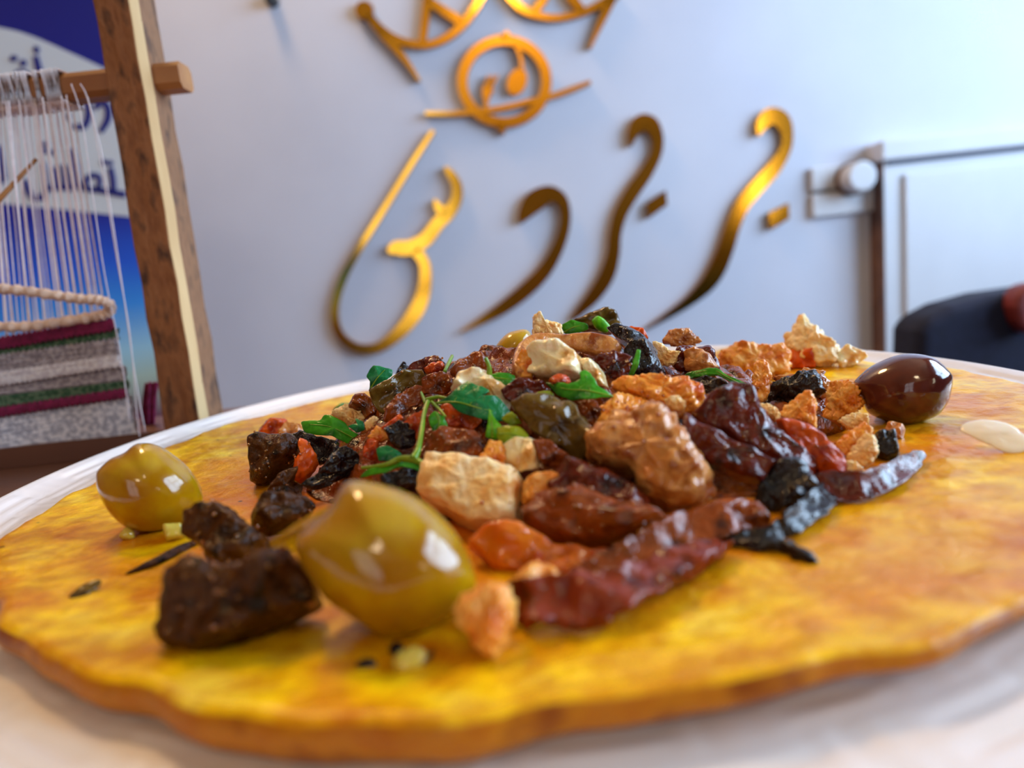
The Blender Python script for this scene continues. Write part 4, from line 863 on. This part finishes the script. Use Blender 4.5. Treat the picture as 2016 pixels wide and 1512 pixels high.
# ================================================================== LOOM
LY = gnd(60, 917, 0).y-.5
lm = empty('weaving_loom', (-17, LY, 0)); tag(lm, 'wooden tabletop weaving loom with a half-finished striped weaving', 'loom')
def line_pt(pa, pb, Y, py):
    tpar = (py-pa[1])/(pb[1]-pa[1]); return at(pa[0]+(pb[0]-pa[0])*tpar, py, Y)
edges = [((182, 0), (325, 843), LY), ((252, 0), (393, 821), LY-.1), ((275, 0), (412, 817), LY+.35), ((305, 0), (440, 808), LY+2.3)]
V = []
tops, bots = [], []
for pa, pb, Y in edges:
    a, b = line_pt(pa, pb, Y, -120), line_pt(pa, pb, Y, 820)
    dirn = (b-a); b2 = a+dirn*((0.0-a.z)/dirn.z); tops.append(a); bots.append(b2)
tops.append(tops[0]+Vector((.1, 2.5, 0))); bots.append(bots[0]+Vector((.1, 2.5, 0)))
ns = 14; n = 5
for i in range(ns+1):
    for a, b in zip(tops, bots): V.append(a.lerp(b, i/ns)+Vector((random.uniform(-.04, .04), random.uniform(-.04, .04), 0)))
Fc, sl = [tuple(range(n)), tuple(ns*n+k for k in range(n))], [1, 1]
for i in range(ns):
    for k in range(n):
        k2 = (k+1) % n; Fc.append((i*n+k, i*n+k2, (i+1)*n+k2, (i+1)*n+k)); sl.append({0: 0, 1: 1, 2: 2, 3: 2, 4: 0}[k])
po = link('post', V, Fc, ['rough_wood', 'sap_wood', 'side_wood'], lm, slots=sl); bevel(po, .06)
# crossbar through the post
ba, bb = at(-150, 207, LY+1.1), at(366, 152, LY+1.1)
ax = (bb-ba).normalized(); vz = Vector((0, 0, 1)).cross(ax).cross(ax)*-1
vz = (Vector((0, 0, 1))-ax*ax.z).normalized(); vy = ax.cross(vz)
def bar_geo(a, b, hy, hz, bev=.12):
    V, Fc = [], []
    cs = [(-hy, -hz+bev), (-hy+bev, -hz), (hy-bev, -hz), (hy, -hz+bev), (hy, hz-bev), (hy-bev, hz), (-hy+bev, hz), (-hy, hz-bev)]
    for p in (a, b): V += [p+vy*-c0+vz*c1 for c0, c1 in cs]
    Fc = [tuple(range(8)), tuple(range(15, 7, -1))]+[(k, (k+1) % 8, 8+(k+1) % 8, 8+k) for k in range(8)]
    return V, Fc
v, f = bar_geo(ba, bb, .62, .5, .2); link('crossbar', v, f, 'bar_wood', lm)
# warp wraps on the bar and the hanging warp threads
for tx in [-40, -26, -12, 0, 18, 24, 30, 36, 42, 48, 56, 60, 66, 72, 78, 94, 98, 112, 116, 122, 127, 132, 137]:
    c = ba+ax*(((tx+150)/516)*(bb-ba).length)
    w = random.uniform(.06, .1); P = []
    hy, hz = .70, .58
    P = [c+vy*-y_+vz*z_ for y_, z_ in ((-hy, -hz), (hy, -hz), (hy, hz), (-hy, hz))]; P.append(P[0])
    v, f = tube_geo([q+ax*random.uniform(-.03, .03) for q in P], w, 6); link('yarn_wrap', v, f, 'warp_yarn', lm, smooth=True)
rnd = random.Random(5)
tops_x = [-70+i*6.9-(i*.055)**2*6 for i in range(34)]
for i, tx in enumerate(tops_x):
    tx += rnd.uniform(-2, 2)
    bxp = tx+30+.20*(tx+70)+rnd.uniform(-2, 2)
    by = 662-.15*bxp
    yy = LY+.4+rnd.uniform(-.5, .9)
    a, b = at(tx, 200-.1*tx, yy), at(bxp, by+15, LY+.6)
    mid = a.lerp(b, .5)+Vector((rnd.uniform(-.06, .06), 0, 0))
    v, f = tube_geo([a, mid, b], rnd.uniform(.018, .036), 5); link('warp_thread', v, f, 'warp_yarn', lm)
for pth in ([(158, 165), (175, 205), (205, 360), (232, 520), (256, 660), (268, 800), (275, 860)], [(172, 190), (200, 300), (224, 450), (246, 600), (266, 740), (286, 850)], [(140, 165), (160, 230), (182, 380), (206, 540), (236, 690), (256, 830)]):
    v, f = tube_geo(catmull([at(x, y, LY-.2) for x, y in pth], 6), .020, 6); link('warp_thread', v, f, 'warp_yarn', lm, smooth=True)
# woven bands
def band(m, ya0, ya1, yb0, yb1, xr0, xr1, knit):
    nx, nz = 150, max(6, int((ya1-ya0)/2.0)); V, Fc = [], []
    for j in range(nz+1):
        w = j/nz
        for i in range(nx+1):
            u = i/nx; x0 = -170; x = x0+(xr0+(xr1-xr0)*w-x0)*u
            l = u
            tA = (x-0)/228.0
            y = (ya0+(ya1-ya0)*w)*(1-tA)+(yb0+(yb1-yb0)*w)*tA
            d = .10*abs(math.sin(x*.30+(j % 2)*1.57))*(.4+.6*abs(math.sin(w*math.pi*knit)))
            V.append(at(x, y, LY+.6-d+.1*math.sin(x*.02)))
    for j in range(nz):
        for i in range(nx): a = j*(nx+1)+i; Fc.append((a, a+1, a+nx+2, a+nx+1))
    o = link('woven_band', V, Fc, m, lm, smooth=True)
    md = o.modifiers.new('thickness', 'SOLIDIFY'); md.thickness = .2*K; md.offset = -1
    return o
rows = [('yarn_burgundy', 668, 684, 628, 647, 1), ('yarn_green', 684, 703, 647, 670, 2), ('yarn_grey', 703, 731, 670, 698, 3), ('yarn_white', 731, 756, 698, 720, 2),
        ('yarn_grey', 756, 779, 720, 752, 3), ('yarn_green', 779, 806, 752, 771, 2), ('yarn_burgundy', 806, 816, 771, 782, 1), ('yarn_natural', 816, 926, 782, 868, 12)]
for m, a0, a1, b0, b1, kn in rows:
    g = lambda y: 224+(y-628)*.19
    o = band(m, a0, a1, b0, b1, g(b0), g(b1), kn)
# thick loose yarn looped above the weaving
pth = L2([(-200, 300), (0, 325), (150, 340), (300, 362), (420, 380), (530, 388), (588, 405), (596, 440), (560, 466), (480, 482), (300, 510), (150, 530), (0, 532), (-200, 528)])
Q = catmull([at(p[0], p[1], LY-.1+(.3 if i > 6 else 0)) for i, p in enumerate(pth)], 14)
v, f = tube_geo(Q, [.20+.03*math.sin(i*.9)+random.uniform(-.012, .012) for i in range(len(Q))], 12); link('loose_yarn', v, f, 'rope_yarn', lm, smooth=True)
v, f = tube_geo([at(-80, 478, LY-.6), at(72, 313, LY+.6)], [.14, .07], 10); link('pick_stick', v, f, 'bar_wood', lm, smooth=True)
# burgundy tassel between weaving and post
for k in range(9):
    x = 284+k*2.6; Q = catmull([at(x+4, 752+rnd.uniform(-4, 4), LY+2.6), at(x, 790, LY+2.4+rnd.uniform(-.2, .2)), at(x-2+rnd.uniform(-3, 3), 870, LY+2.5)], 5)
    v, f = tube_geo(Q, .075, 6); link('tassel_strand', v, f, 'yarn_burgundy', lm, smooth=True)
# far end of the loom, mostly outside the frame
pl = at(-190, 400, LY); v, f = boxv((pl.x-3, LY, 0), (pl.x, LY+2.6, 22)); link('post', v, f, 'rough_wood', lm)
v, f = boxv((pl.x-3, LY+.4, 0.02), (bots[1].x, LY+2.2, .9)); link('foot_rail', v, f, 'table_wood', lm)

# ================================================================== BANNER
BY = 92
bn = empty('advertising_banner', at(100, 1400, BY)); tag(bn, 'blue and white printed banner with Arabic text behind the loom', 'banner')
bn.location = Vector((-62, BY, ZF))*K
bl_, br_ = at(-260, 400, BY).x, at(318, 420, BY).x
zt_, zb_ = at(100, -160, BY).z, at(100, 1000, BY).z
v, f = boxv((bl_, BY, zb_), (br_, BY+.6, zt_)); link('printed_sheet', v, f, 'banner_print', bn)
v, f = boxv((bl_-2, BY-6, ZF), (br_+2, BY+7, ZF+6)); link('base', v, f, 'black_plastic', bn)
v, f = boxv(((bl_+br_)/2-1, BY+1, ZF+6), ((bl_+br_)/2+1, BY+2.5, zt_)); link('pole', v, f, 'black_plastic', bn)
v, f = boxv((bl_, BY+.1, ZF+6), (br_, BY+.5, zb_)); link('lower_sheet', v, f, 'print_white', bn)
def flat(name, pts, m, Y):
    V = [at(p[0], p[1], Y) for p in pts]; k = len(V); V += [q+Vector((0, .08, 0)) for q in V]
    Fc = [tuple(range(k)), tuple(range(2*k-1, k-1, -1))]+[(i, (i+1) % k, k+(i+1) % k, k+i) for i in range(k)]
    return link(name, V, Fc, m, bn)
top = catmull([Vector(p+(0,)) for p in ((-260, 25), (-120, 34), (0, 54), (60, 70), (130, 100), (200, 132), (260, 160), (318, 190))], 6)
bot_ = catmull([Vector(p+(0,)) for p in ((318, 432), (250, 426), (120, 412), (0, 400), (-260, 372))], 6)
flat('white_band', [(q.x, q.y) for q in top+bot_], 'print_white', BY-.10)
def glyph(strokes, dots=()):
    gs = [ribbon_geo(L1(s), BY-.24, .1, 6) for s in strokes]
    for (x, y, r) in dots: gs.append(poly_geo(L1([(x+r*math.cos(a), y+r*math.sin(a)) for a in [math.pi*k/4 for k in range(8)]]), BY-.24, .1))
    V, Fc, sl_ = joing(gs); link('printed_word', V, Fc, 'print_blue', bn)
glyph([[(208, 330, 34), (225, 400, 40), (245, 480, 40), (262, 540, 36)], [(195, 285, 20), (215, 290, 34), (212, 315, 20)], [(85, 470, 36), (95, 438, 36), (128, 425, 36), (160, 445, 36), (170, 490, 36), (150, 540, 34), (60, 560, 34)]], [(75, 345, 20), (135, 372, 22), (90, 340, 14)])
glyph([[(420, 620, 34), (470, 590, 36), (515, 620, 38), (518, 690, 38), (490, 748, 36), (425, 742, 26)], [(560, 640, 34), (600, 600, 36), (635, 640, 40), (632, 710, 40), (590, 780, 30)]], [(400, 690, 16)])
glyph([[(418, 880, 36), (440, 980, 40), (462, 1095, 42), (500, 1112, 36), (600, 1125, 36), (740, 1150, 40)], [(500, 1112, 34), (512, 1060, 34), (545, 1035, 34), (585, 1050, 30), (580, 1120, 30)], [(650, 990, 34), (664, 1060, 36), (668, 1130, 36)]], [(612, 958, 20), (650, 962, 18)])
glyph([[(146, 1060, 30), (165, 1130, 36), (205, 1172, 38), (250, 1160, 38), (268, 1110, 36), (250, 960, 28)], [(262, 1110, 34), (340, 1108, 34), (425, 1112, 34)], [(318, 985, 26), (334, 1105, 32)], [(368, 970, 26), (382, 1105, 32)], [(412, 975, 26), (424, 1110, 32)]], [(268, 850, 18), (262, 890, 18), (312, 900, 18)])
glyph([[(-10, 860, 30), (5, 960, 34), (22, 1060, 34)], [(-60, 1070, 30), (-20, 1080, 32), (22, 1060, 34)]])
